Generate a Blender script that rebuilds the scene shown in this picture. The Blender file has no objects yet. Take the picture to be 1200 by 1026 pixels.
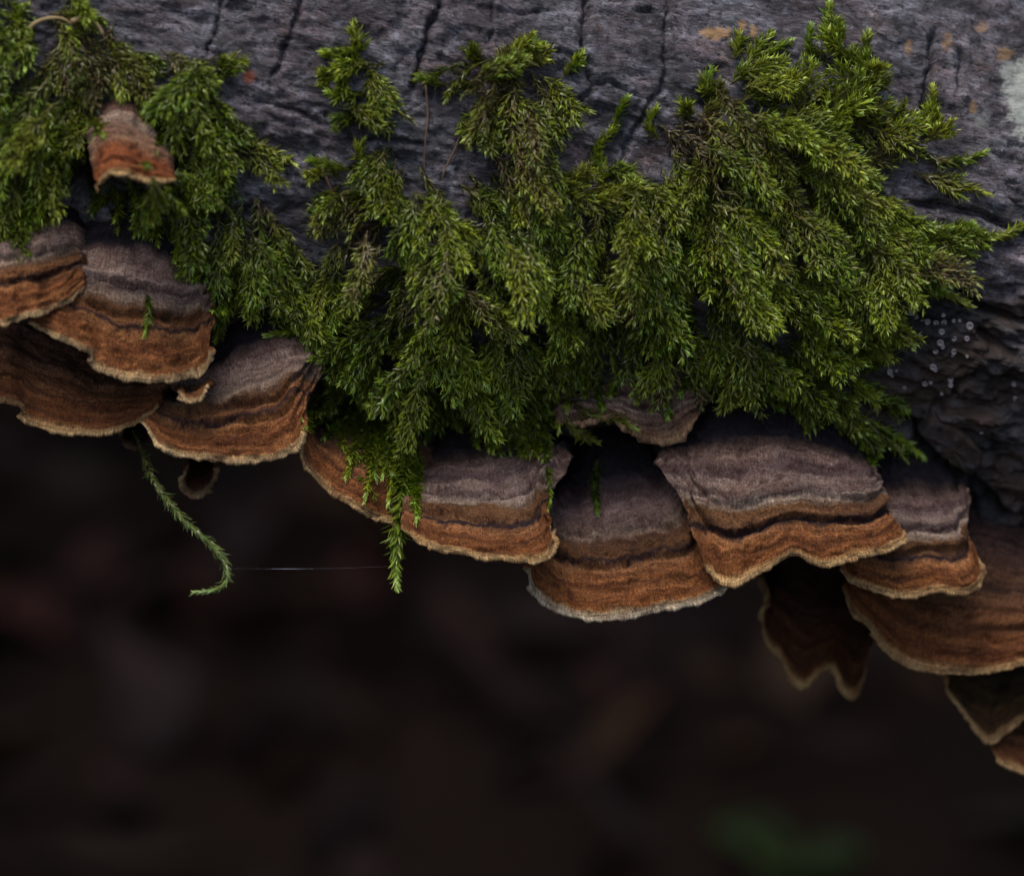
import bpy, math, random
import numpy as np
from mathutils import Vector
from mathutils.bvhtree import BVHTree

rng = np.random.default_rng(7)
random.seed(7)
sc = bpy.context.scene
col = sc.collection

# ------------------------------------------------------------------ camera, light, exposure
TILT = math.radians(12.0)          # camera looks 12 degrees down
DIST = 600.0                       # mm from lens to the plane of the fungi
S = 160.0 / 1200.0                 # mm per photo pixel on that plane
HGT = 0.42                         # height of the frame centre above the ground (m)
FWD = np.array([0, math.cos(TILT), -math.sin(TILT)])
UPV = np.array([0, math.sin(TILT), math.cos(TILT)])
RGT = np.array([1.0, 0, 0])
ORG = np.array([0, 0, HGT])

cam_d = bpy.data.cameras.new('camera')
cam = bpy.data.objects.new('camera', cam_d)
col.objects.link(cam)
cam.location = Vector(ORG - FWD * DIST * 0.001)
cam.rotation_euler = (math.radians(90) - TILT, 0, 0)
cam_d.sensor_width = 36
cam_d.sensor_fit = 'HORIZONTAL'
cam_d.lens = 36 * DIST / 160.0
cam_d.clip_start = 0.02
cam_d.clip_end = 200
cam_d.dof.use_dof = True
cam_d.dof.focus_distance = (DIST + 8) * 0.001
cam_d.dof.aperture_fstop = 12.0
sc.camera = cam

SUN_EL, SUN_AZ = math.radians(68), math.radians(210)   # azimuth from +Y, clockwise
world = bpy.data.worlds.new('World')
sc.world = world
world.use_nodes = True
wn = world.node_tree
bg = wn.nodes['Background']
sky = wn.nodes.new('ShaderNodeTexSky')
sky.sky_type = 'NISHITA'
sky.sun_disc = False
sky.sun_elevation = SUN_EL
sky.sun_rotation = SUN_AZ
sky.air_density = 1.0
sky.dust_density = 4.0
sky.ozone_density = 1.0
wn.links.new(sky.outputs[0], bg.inputs[0])
bg.inputs[1].default_value = 0.10
sun_d = bpy.data.lights.new('sun', 'SUN')
sun_d.energy = 1.0
sun_d.angle = math.radians(25)
sun_d.color = (1.0, 0.96, 0.9)
sun = bpy.data.objects.new('sun', sun_d)
col.objects.link(sun)
sdir = Vector((math.sin(SUN_AZ) * math.cos(SUN_EL), math.cos(SUN_AZ) * math.cos(SUN_EL), math.sin(SUN_EL)))
sun.rotation_euler = sdir.to_track_quat('Z', 'Y').to_euler()
sun.location = (0, -2, 5)
vs = sc.view_settings
vs.view_transform = 'Standard'
vs.look = 'None'
vs.exposure = 1.02
vs.gamma = 1.0
vs.use_curve_mapping = False
try:
    sc.cycles.use_denoising = True
except Exception:
    pass

# ------------------------------------------------------------------ helpers
def to_world(F):
    F = np.asarray(F, float)
    return ORG + 0.001 * (F[..., 0:1] * RGT + F[..., 1:2] * UPV - F[..., 2:3] * FWD)

def vec_world(F):
    F = np.asarray(F, float)
    return F[..., 0:1] * RGT + F[..., 1:2] * UPV - F[..., 2:3] * FWD

DOWN = np.array([0.0, -math.cos(TILT), -math.sin(TILT)])   # gravity in frame axes (u, v, w)

def pix(x, y, w):
    """a point seen at photo pixel x, y that lies w mm in front of the plane of the fungi"""
    x = np.asarray(x, float); y = np.asarray(y, float); w = np.asarray(w, float)
    k = (DIST - w) / DIST
    return np.stack(np.broadcast_arrays((x - 600) * S * k, (513 - y) * S * k, w), -1)

def to_pix(F):
    k = S * (DIST - F[..., 2]) / DIST
    return 600 + F[..., 0] / k, 513 - F[..., 1] / k

def norm(a):
    return a / np.maximum(np.linalg.norm(a, axis=-1, keepdims=True), 1e-9)

PERM = np.random.default_rng(3).permutation(256)
PERM = np.concatenate([PERM, PERM])
GR = np.array([[1,1,0],[-1,1,0],[1,-1,0],[-1,-1,0],[1,0,1],[-1,0,1],[1,0,-1],[-1,0,-1],[0,1,1],[0,-1,1],[0,1,-1],[0,-1,-1],[1,1,0],[-1,1,0],[0,-1,1],[0,-1,-1]], float)
def pn(x, y, z=0.0):
    x, y, z = np.broadcast_arrays(np.asarray(x, float), np.asarray(y, float), np.asarray(z, float))
    xi = np.floor(x).astype(int); yi = np.floor(y).astype(int); zi = np.floor(z).astype(int)
    xf = x - xi; yf = y - yi; zf = z - zi
    fade = lambda t: t*t*t*(t*(t*6-15)+10)
    u, v, w = fade(xf), fade(yf), fade(zf)
    out = 0
    for dx in (0, 1):
        for dy in (0, 1):
            for dz in (0, 1):
                h = PERM[PERM[PERM[(xi+dx) & 255] + ((yi+dy) & 255)] + ((zi+dz) & 255)] & 15
                g = GR[h]
                d = g[..., 0]*(xf-dx) + g[..., 1]*(yf-dy) + g[..., 2]*(zf-dz)
                out = out + d * (u if dx else 1-u) * (v if dy else 1-v) * (w if dz else 1-w)
    return out
def fbm(x, y, z=0.0, o=4, g=0.5):
    r = 0; a = 1.0; f = 1.0
    for i in range(o):
        r = r + a * pn(x*f + 17*i, y*f + 31*i, z*f); a *= g; f *= 2.03
    return r

def mesh_np(name, V, faces, mat, parent=None, uv=None, colr=None, attrs=None, smooth=True, origin=None):
    """V in frame mm or (with origin 'world') metres; faces: list of (n, k) int arrays"""
    me = bpy.data.meshes.new(name)
    V = np.asarray(V, np.float64)
    nv = len(V)
    me.vertices.add(nv)
    loops = np.concatenate([f.ravel() for f in faces]).astype(np.int32)
    tot = np.concatenate([np.full(len(f), f.shape[1], np.int32) for f in faces])
    start = np.concatenate([[0], np.cumsum(tot)[:-1]]).astype(np.int32)
    me.loops.add(len(loops)); me.polygons.add(len(tot))
    me.loops.foreach_set('vertex_index', loops)
    me.polygons.foreach_set('loop_start', start)
    me.polygons.foreach_set('loop_total', tot)
    me.vertices.foreach_set('co', V.astype(np.float32).ravel())
    me.polygons.foreach_set('use_smooth', np.full(len(tot), smooth, bool))
    me.update(calc_edges=True)
    if uv is not None:
        l = me.uv_layers.new(name='UVMap')
        l.data.foreach_set('uv', np.asarray(uv, np.float32)[loops].ravel())
    if colr is not None:
        a = me.color_attributes.new('tint', 'FLOAT_COLOR', 'POINT')
        c = np.ones((nv, 4), np.float32); c[:, :3] = colr
        a.data.foreach_set('color', c.ravel())
    for k, val in (attrs or {}).items():
        a = me.attributes.new(k, 'FLOAT', 'POINT')
        a.data.foreach_set('value', np.asarray(val, np.float32))
    if mat: me.materials.append(mat)
    o = bpy.data.objects.new(name, me)
    col.objects.link(o)
    if parent is not None: o.parent = parent
    return o

def grid_faces(n, m, off=0, flip=False):
    i = np.arange(n-1)[:, None]*m + np.arange(m-1)[None, :]
    f = np.stack([i, i+1, i+m+1, i+m], -1).reshape(-1, 4) + off
    return f[:, ::-1] if flip else f

def thing(name, label, cat, base, group=None):
    o = bpy.data.objects.new(name, None)
    col.objects.link(o)
    o.empty_display_size = 0.01
    o.location = Vector(base)
    o['label'] = label; o['category'] = cat
    if group: o['group'] = group
    return o

def tag(o, label, cat=None, group=None, kind=None):
    o['label'] = label
    if cat: o['category'] = cat
    if group: o['group'] = group
    if kind: o['kind'] = kind
    return o

def local(Fmm, base):
    return to_world(Fmm) - np.asarray(base)

class NT:
    def __init__(s, name):
        s.m = bpy.data.materials.new(name); s.m.use_nodes = True
        s.t = s.m.node_tree; s.b = s.t.nodes['Principled BSDF']; s.out = s.t.nodes['Material Output']
    def n(s, typ, **kw):
        n = s.t.nodes.new(typ)
        for k, v in kw.items():
            if k in n.inputs.keys() if isinstance(k, str) else False: n.inputs[k].default_value = v
            else: setattr(n, k, v)
        return n
    def l(s, a, b): s.t.links.new(a, b)
    def math(s, op, a, b=None, c=None):
        n = s.t.nodes.new('ShaderNodeMath'); n.operation = op
        for i, x in enumerate((a, b, c)):
            if x is None: continue
            if hasattr(x, 'links'): s.l(x, n.inputs[i])
            else: n.inputs[i].default_value = x
        return n.outputs[0]
    def mix(s, fac, a, b, mode='MIX'):
        n = s.t.nodes.new('ShaderNodeMix'); n.data_type = 'RGBA'; n.blend_type = mode
        for idx, x in ((0, fac), (6, a), (7, b)):
            if hasattr(x, 'links'): s.l(x, n.inputs[idx])
            elif idx == 0: n.inputs[0].default_value = x
            else: n.inputs[idx].default_value = (*x, 1) if len(x) == 3 else x
        return n.outputs[2]
    def noise(s, vec, scale, detail=4, rough=0.55, dist=0.0):
        n = s.t.nodes.new('ShaderNodeTexNoise')
        n.inputs['Scale'].default_value = scale; n.inputs['Detail'].default_value = detail
        n.inputs['Roughness'].default_value = rough; n.inputs['Distortion'].default_value = dist
        s.l(vec, n.inputs['Vector']); return n.outputs['Fac']
    def ramp(s, fac, stops, interp='LINEAR'):
        n = s.t.nodes.new('ShaderNodeValToRGB'); n.color_ramp.interpolation = interp
        e = n.color_ramp.elements
        while len(e) < len(stops): e.new(0.5)
        for el, (p, c) in zip(e, stops):
            el.position = p; el.color = (*c, 1) if len(c) == 3 else c
        s.l(fac, n.inputs[0]); return n.outputs[0]
    def scale(s, vec, v):
        n = s.t.nodes.new('ShaderNodeVectorMath'); n.operation = 'MULTIPLY'
        s.l(vec, n.inputs[0]); n.inputs[1].default_value = v; return n.outputs[0]
    def bump(s, h, strength, dist, prev=None):
        n = s.t.nodes.new('ShaderNodeBump'); n.inputs['Strength'].default_value = strength
        n.inputs['Distance'].default_value = dist; s.l(h, n.inputs['Height'])
        if prev is not None: s.l(prev, n.inputs['Normal'])
        return n.outputs[0]

def catmull(P, n):
    P = np.asarray(P, float)
    Q = np.vstack([2*P[0]-P[1], P, 2*P[-1]-P[-2]])
    out = []
    for i in range(1, len(Q)-2):
        t = np.linspace(0, 1, 24, endpoint=False)[:, None]
        a, b, c, d = Q[i-1], Q[i], Q[i+1], Q[i+2]
        out.append(0.5*((2*b) + (c-a)*t + (2*a-5*b+4*c-d)*t**2 + (3*b-a-3*c+d)*t**3))
    out.append(P[-1:]); C = np.vstack(out)
    L = np.concatenate([[0], np.cumsum(np.linalg.norm(np.diff(C, axis=0), axis=1))])
    s = np.linspace(0, L[-1], n)
    return np.stack([np.interp(s, L, C[:, k]) for k in range(C.shape[1])], -1)

def seg_dist(px, py, poly, closed=False):
    """distance to polyline and parameter 0..1 along it"""
    P = np.asarray(poly, float)
    if closed: P = np.vstack([P, P[:1]])
    best = np.full(np.shape(px), 1e9); par = np.zeros(np.shape(px)); n = len(P)-1
    for i in range(n):
        a, b = P[i], P[i+1]; d = b-a
        t = np.clip(((px-a[0])*d[0] + (py-a[1])*d[1]) / max(d@d, 1e-9), 0, 1)
        q = np.hypot(px-a[0]-t*d[0], py-a[1]-t*d[1])
        m = q < best; best = np.where(m, q, best); par = np.where(m, (i+t)/n, par)
    return best, par

def inside(px, py, poly):
    P = np.asarray(poly, float); r = np.zeros(np.shape(px), bool); j = len(P)-1
    for i in range(len(P)):
        c = ((P[i,1] > py) != (P[j,1] > py)) & (px < (P[j,0]-P[i,0])*(py-P[i,1])/((P[j,1]-P[i,1]) or 1e-9)+P[i,0])
        r ^= c; j = i
    return r

# ------------------------------------------------------------------ the log: shape
R = 58.0
AX = norm(np.array([1.0, -0.216, -0.17]))
CEN = np.array([0.0, 52.4, -60.0])
E1 = norm(np.array([0, 0, 1.0]) - AX*AX[2])
E2 = norm(np.cross(E1, AX))

def log_hit(px, py, rad=R):
    """where the line of sight through a photo pixel meets the log (or passes closest to it), in frame mm"""
    D = norm(pix(px, py, 0.0) - np.array([0, 0, DIST]))
    o = np.array([0, 0, DIST]) - CEN
    oa = o - AX*(o@AX); da = D - (D@AX)[..., None]*AX
    a = (da*da).sum(-1); b = (da*oa).sum(-1); c = oa@oa - rad*rad
    disc = b*b - a*c
    t = (-b - np.sqrt(np.maximum(disc, 0)))/a
    return np.array([0, 0, DIST]) + D*t[..., None]

def log_normal(F):
    q = F - CEN; q = q - (q@AX)[..., None]*AX
    return norm(q)

CRACKS = [  # bark cracks as pixel polylines, half width px, depth mm
    ([(520,-30),(512,15),(500,45),(490,80),(484,110)], 5, 2.6),
    ([(355,-20),(350,20),(335,60),(318,98)], 3.5, 1.5),
    ([(262,-10),(255,30),(243,68)], 3, 1.2),
    ([(690,-20),(683,30),(682,65),(693,98),(683,120),(668,148)], 4, 1.7),
    ([(693,100),(715,98),(740,110),(765,118)], 3, 1.2),
    ([(783,-20),(780,30),(778,90),(768,118),(735,170),(725,205)], 3.5, 1.3),
    ([(582,-20),(577,30),(570,60)], 2.5, 0.8),
    ([(1095,30),(1093,70),(1087,110),(1082,135)], 4.5, 2.4),
    ([(1128,60),(1125,105)], 3, 1.0),
    ([(1060,237),(1100,240),(1150,252),(1190,268),(1240,290)], 7, 3.0),
    ([(1110,330),(1150,362),(1200,378),(1250,385)], 6, 3.0),
    ([(1145,385),(1160,400),(1200,420)], 6, 2.5),
    ([(1050,478),(1072,505),(1100,535),(1135,566),(1160,580)], 9, 5.0),
    ([(1150,445),(1125,450),(1110,475),(1085,495)], 5, 2.4),
    ([(1115,600),(1160,590),(1200,610)], 9, 4.0),
    ([(940,330),(990,350)], 4, 1.5),
    ([(405,150),(410,165),(470,165),(500,170)], 3, 1.2),
    ([(300,120),(350,130),(380,150)], 3, 1.0),
    ([(620,62),(660,62),(700,80)], 4, 1.4),
    ([(745,12),(775,14)], 3, 1.0),
    ([(32,60),(38,40),(34,85)], 4, 2.0),
    ([(98,150),(92,190),(98,240)], 30, 9.0),
    ([(105,232),(140,236),(190,246)], 26, 6.0),
    ([(560,8),(610,18),(650,14)], 2.5, 0.8),
    ([(820,120),(850,128),(890,135)], 4, 1.4),
]
def log_disp(a, th):
    """radial relief of the bark (mm) at axial mm a and angle th"""
    y = th*R
    cx, cy = np.cos(th)*R, np.sin(th)*R
    P = CEN + a[..., None]*AX + R*(np.cos(th)[..., None]*E1 + np.sin(th)[..., None]*E2)
    px, py = to_pix(P)
    fac = np.clip(P[..., 2]+130, 0, 60)/60
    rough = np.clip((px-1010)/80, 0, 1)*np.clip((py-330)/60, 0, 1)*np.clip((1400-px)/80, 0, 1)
    far = (np.abs(a) > 140)
    d = 2.2*fbm(a/90, cx/40, cy/40, 3)
    rid = 1-np.abs(fbm(a/26, cx/7+5, cy/7, 4))*1.9
    d = d + 0.38*rid
    d = d + 0.55*fbm(a/5.0, cx/2.6, cy/2.6+9, 4, 0.65)
    d = d + 0.16*(1-2*np.abs(pn(a/8+.8*pn(a/4, cx/4, cy/4), cx/1.9, cy/1.9)))
    d = d + 0.45*np.clip(fbm(a/14, cx/9, cy/9+70, 4, .6)*4, -1, 1)
    d = d + rough*(1.2*fbm(a/13, cx/6, cy/6+40, 5, 0.62) - 1.5 + 0.7*(1-2*np.abs(fbm(a/5, cx/3, cy/3+20, 4, .6))) + .5*np.clip(8*pn(a/7, cx/4, cy/4+11), -1, 1))
    near = ~far & (th > -1.9) & (th < 1.2)
    if near.any():
        qx = px[near]; qy = py[near]
        wob = 5*fbm(qx/22, qy/22, 0, 3)
        e = np.zeros_like(qx)
        for poly, wd, dep in CRACKS:
            s_, par = seg_dist(qx+wob, qy+wob*0.6, poly)
            taper = np.clip(np.minimum(par, 1-par)*6+0.25, 0, 1)
            ww = 0.6*wd*(0.55+0.6*taper)*(1+0.5*pn(qx/30, qy/30, 3.0))
            e -= dep*taper*np.exp(-(s_/ww)**2)
            e += 0.15*np.exp(-((s_-2.4*wd)/(1.2*wd))**2)
        dd = d[near]; dd += e; d[near] = dd
    return d, px, py, rough

a_ax = np.concatenate([np.linspace(-900, -130, 60, endpoint=False), np.linspace(-130, -112, 12, endpoint=False),
                       np.linspace(-112, 124, 660, endpoint=False), np.linspace(124, 150, 14, endpoint=False), np.linspace(150, 1720, 110)])
th_ax = np.concatenate([np.linspace(-math.pi, -1.75, 16, endpoint=False), np.linspace(-1.75, -1.35, 50, endpoint=False),
                        np.linspace(-1.35, 0.85, 400, endpoint=False), np.linspace(0.85, math.pi, 40)])
AA, TT = np.meshgrid(a_ax, th_ax, indexing='ij')
DISP, LPX, LPY, ROUGH = log_disp(AA, TT)
DISP[:, -1] = DISP[:, 0]
LP = CEN + AA[..., None]*AX + (R+DISP)[..., None]*(np.cos(TT)[..., None]*E1 + np.sin(TT)[..., None]*E2)

# painted (real) colour patches of the bark: lichen, orange scale, black wet inner bark
def spot(x, y, rx, ry, soft=1.0):
    q = np.sqrt(((LPX-x)/rx)**2 + ((LPY-y)/ry)**2) + 0.45*fbm(LPX/14, LPY/14, x*0.1, 3) + .5*fbm(LPX/4.5, LPY/4.5, y*.1, 2)
    return np.clip((1.15-q)/(0.5*soft), 0, 1)*(np.cos(TT) > -0.1)
pale = np.maximum.reduce([spot(1200,120,22,50), 0.6*spot(1185,85,10,14), 0.35*spot(272,232,16,12), 0.3*spot(1150,140,12,10)])
orng = np.maximum.reduce([spot(836,40,17,7), 0.8*spot(868,32,6,6), 0.8*spot(882,40,5,8), 0.7*spot(1035,95,5,10), 0.7*spot(1002,80,5,9), 0.6*spot(1065,55,5,8),
                          0.5*spot(1180,60,9,10), 0.6*spot(1110,48,6,9), 0.5*spot(1150,30,8,6), 0.6*spot(1140,125,4,8)])
rust = 0.8*spot(290,90,8,8)
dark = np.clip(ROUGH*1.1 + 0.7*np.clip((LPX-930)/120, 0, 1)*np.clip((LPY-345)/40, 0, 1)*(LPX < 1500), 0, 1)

def bark_material():
    t = NT('bark')
    uv = t.n('ShaderNodeUVMap').outputs[0]
    a_p = t.n('ShaderNodeAttribute', attribute_name='pale').outputs['Fac']
    a_o = t.n('ShaderNodeAttribute', attribute_name='orange').outputs['Fac']
    a_r = t.n('ShaderNodeAttribute', attribute_name='rust').outputs['Fac']
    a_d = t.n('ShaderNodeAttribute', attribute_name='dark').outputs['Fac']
    a_h = t.n('ShaderNodeAttribute', attribute_name='relief').outputs['Fac']
    st = t.scale(uv, (0.35, 1.0, 1))
    big = t.noise(uv, 0.055, 3)
    mid = t.noise(st, 0.42, 6, 0.65, 0.4)
    fin = t.noise(st, 2.6, 5, 0.7)
    spk = t.noise(uv, 1.9, 3, 0.6)
    c = t.ramp(mid, [(0.32, (0.02,0.018,0.02)), (0.43, (0.075,0.07,0.078)), (0.54, (0.135,0.125,0.14)), (0.70, (0.29,0.275,0.295))])
    c = t.mix(t.ramp(big, [(0.42,(0,0,0)), (0.62,(1,1,1))]), c, t.mix(1.0, c, (1.05,0.86,0.84), 'MULTIPLY'))
    c = t.mix(t.ramp(t.noise(uv, 0.16, 4, 0.6), [(0.52,(0,0,0)), (0.7,(0.8,)*3)]), c, t.mix(1.0, c, (0.78,1.0,0.98), 'MULTIPLY'))
    c = t.mix(t.ramp(spk, [(0.60,(0,0,0)), (0.70,(0.6,)*3)]), c, (0.33,0.32,0.35))
    c = t.mix(t.ramp(t.noise(uv, 1.1, 4, 0.65), [(0.36,(0.95,)*3), (0.47,(0,0,0))]), c, (0.018,0.016,0.018))
    c = t.mix(t.ramp(fin, [(.36,(0,0,0)),(.64,(1,1,1))]), t.mix(1.0, c, (0.5,)*3, 'MULTIPLY'), t.mix(1.0, c, (1.55,)*3, 'MULTIPLY'))
    flk = t.noise(t.scale(uv, (0.55, 1.0, 1)), 0.75, 6, 0.75, 0.6)
    c = t.mix(t.ramp(flk, [(.55,(0,0,0)),(.63,(.75,)*3)]), c, t.mix(fin, (0.20,0.20,0.23), (0.40,0.39,0.43)))
    c = t.mix(t.ramp(flk, [(.34,(.9,)*3),(.43,(0,0,0))]), c, (0.014,0.012,0.013))
    c = t.mix(t.ramp(t.noise(t.scale(uv, (.6,1,1)), .13, 5, .6, .5), [(.40,(.9,)*3),(.54,(0,0,0))]), c, t.mix(1.0, c, (0.42,0.42,0.44), 'MULTIPLY'))
    c = t.mix(t.ramp(t.noise(uv, .1, 4, .6), [(.56,(0,0,0)),(.68,(.8,)*3)]), c, t.mix(1.0, c, (1.15,.9,.72), 'MULTIPLY'))
    c = t.mix(1.0, c, (0.78,0.80,0.85), 'MULTIPLY')
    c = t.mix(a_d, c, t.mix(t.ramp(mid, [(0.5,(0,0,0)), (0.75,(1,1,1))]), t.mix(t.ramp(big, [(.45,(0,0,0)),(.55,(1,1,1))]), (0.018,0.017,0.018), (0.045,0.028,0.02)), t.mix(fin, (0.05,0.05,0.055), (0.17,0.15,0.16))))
    c = t.mix(t.math('MULTIPLY', a_p, 0.85), c, t.mix(fin, (0.25,0.27,0.25), (0.5,0.54,0.48)))
    c = t.mix(t.math('MULTIPLY', a_o, 0.85), c, t.mix(fin, (0.22,0.12,0.05), (0.5,0.30,0.13)))
    c = t.mix(a_r, c, (0.22,0.045,0.012))
    t.l(c, t.b.inputs['Base Color'])
    t.l(t.ramp(mid, [(0.3,(0.42,)*3), (0.7,(0.75,)*3)]), t.b.inputs['Roughness'])
    t.b.inputs['Specular IOR Level'].default_value = 0.4
    h = t.math('ADD', t.math('MULTIPLY', mid, 0.6), t.math('MULTIPLY', fin, 0.35))
    t.l(t.bump(h, 1.0, 0.0016), t.b.inputs['Normal'])
    return t.m
M_BARK = bark_material()

log_base = to_world(CEN + 1720*AX - R*E2)
log_t = thing('fallen_log', 'mossy grey fallen log with cracked bark, carrying the bracket fungi', 'log', log_base)
n_a, n_t = AA.shape
ends = []
LV = LP.reshape(-1, 3)
capc = np.vstack([CEN - 905*AX, CEN + 1725*AX])
LVa = np.vstack([LV, capc])
nv = len(LV)
k = np.arange(n_t-1)
f_end0 = np.stack([np.full(n_t-1, nv), k+1, k], -1)
f_end1 = np.stack([np.full(n_t-1, nv+1), (n_a-1)*n_t+k, (n_a-1)*n_t+k+1], -1)
uvs = np.vstack([np.stack([AA.ravel(), (TT*R).ravel()], -1), [[0, 0], [0, 0]]])
ex = lambda q: np.concatenate([np.broadcast_to(q, AA.shape).ravel(), [0, 0]])
LOGF = grid_faces(n_a, n_t)
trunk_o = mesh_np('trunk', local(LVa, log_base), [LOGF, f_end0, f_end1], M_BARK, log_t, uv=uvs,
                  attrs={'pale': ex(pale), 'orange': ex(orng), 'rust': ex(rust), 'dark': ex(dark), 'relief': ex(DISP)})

def log_surface(px, py, lift=0.0):
    """a point on the real bark seen at a pixel"""
    P = log_hit(px, py)
    q = P - CEN; a = q@AX; th = np.arctan2(q@E2, q@E1)
    d = log_disp(np.atleast_1d(a).astype(float), np.atleast_1d(th).astype(float))[0].reshape(np.shape(a))
    return P + (d + lift)[..., None]*log_normal(P)

# ------------------------------------------------------------------ bracket fungi
DK = (0.010,0.008,0.014); LAV = (0.285,0.195,0.165); GRY = (0.36,0.27,0.23); PLN = (0.42,0.34,0.28)
OCH = (0.17,0.085,0.035); PUR = (0.035,0.018,0.02); ORG_ = (0.31,0.125,0.04); BRN = (0.15,0.055,0.018); CRM = (0.44,0.30,0.14)
Z_FULL = [(0,DK), (.23,(0.016,0.012,0.02)), (.29,(0.10,0.065,0.05)), (.36,LAV), (.44,(0.15,0.10,0.10)), (.50,GRY), (.575,(0.16,0.11,0.10)), (.60,PLN), (.635,(0.30,0.23,0.17)), (.66,OCH), (.725,(0.20,0.10,0.045)),
          (.745,PUR), (.762,PUR), (.785,(0.36,0.17,0.07)), (.84,ORG_), (.875,BRN), (.905,(0.26,0.10,0.03)), (.945,(0.2,0.075,0.022)), (.965,(0.42,0.25,0.10)), (.982,CRM)]
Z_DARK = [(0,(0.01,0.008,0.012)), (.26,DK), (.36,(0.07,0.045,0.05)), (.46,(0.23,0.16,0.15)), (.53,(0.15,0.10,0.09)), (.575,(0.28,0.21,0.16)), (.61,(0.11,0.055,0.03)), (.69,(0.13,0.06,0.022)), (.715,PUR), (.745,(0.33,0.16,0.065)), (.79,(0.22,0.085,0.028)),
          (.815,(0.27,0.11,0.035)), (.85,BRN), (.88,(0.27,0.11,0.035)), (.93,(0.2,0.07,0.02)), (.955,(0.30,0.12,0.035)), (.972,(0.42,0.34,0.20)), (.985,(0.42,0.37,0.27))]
Z_LEFT = [(0,DK), (.22,(0.016,0.012,0.02)), (.30,LAV), (.42,GRY), (.50,(0.19,0.14,0.12)), (.55,(0.30,0.23,0.17)), (.60,(0.15,0.075,0.035)), (.66,(0.27,0.12,0.045)), (.70,PUR), (.725,(0.34,0.16,0.06)),
          (.80,(0.27,0.105,0.035)), (.86,(0.18,0.065,0.02)), (.91,(0.32,0.135,0.045)), (.95,(0.24,0.09,0.03)), (.968,CRM), (.99,(0.46,0.34,0.18))]
Z_BROWN = [(0,(0.05,0.03,0.03)), (.2,(0.09,0.05,0.04)), (.38,(0.13,0.065,0.035)), (.46,(0.06,0.03,0.02)), (.52,(0.2,0.1,0.05)), (.60,(0.12,0.05,0.02)), (.68,(0.24,0.105,0.04)), (.73,(0.13,0.05,0.018)), (.80,(0.26,0.10,0.032)),
           (.87,(0.15,0.055,0.018)), (.93,(0.23,0.085,0.025)), (.965,(0.40,0.24,0.10)), (.985,CRM)]
Z_GREY = [(0,(0.09,0.06,0.055)), (.2,LAV), (.35,(0.13,0.09,0.08)), (.45,GRY), (.55,(0.2,0.14,0.12)), (.62,PLN), (.7,(0.19,0.12,0.09)), (.8,(0.28,0.2,0.15)), (.9,(0.2,0.12,0.07)), (.97,(0.3,0.2,0.12))]

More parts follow.
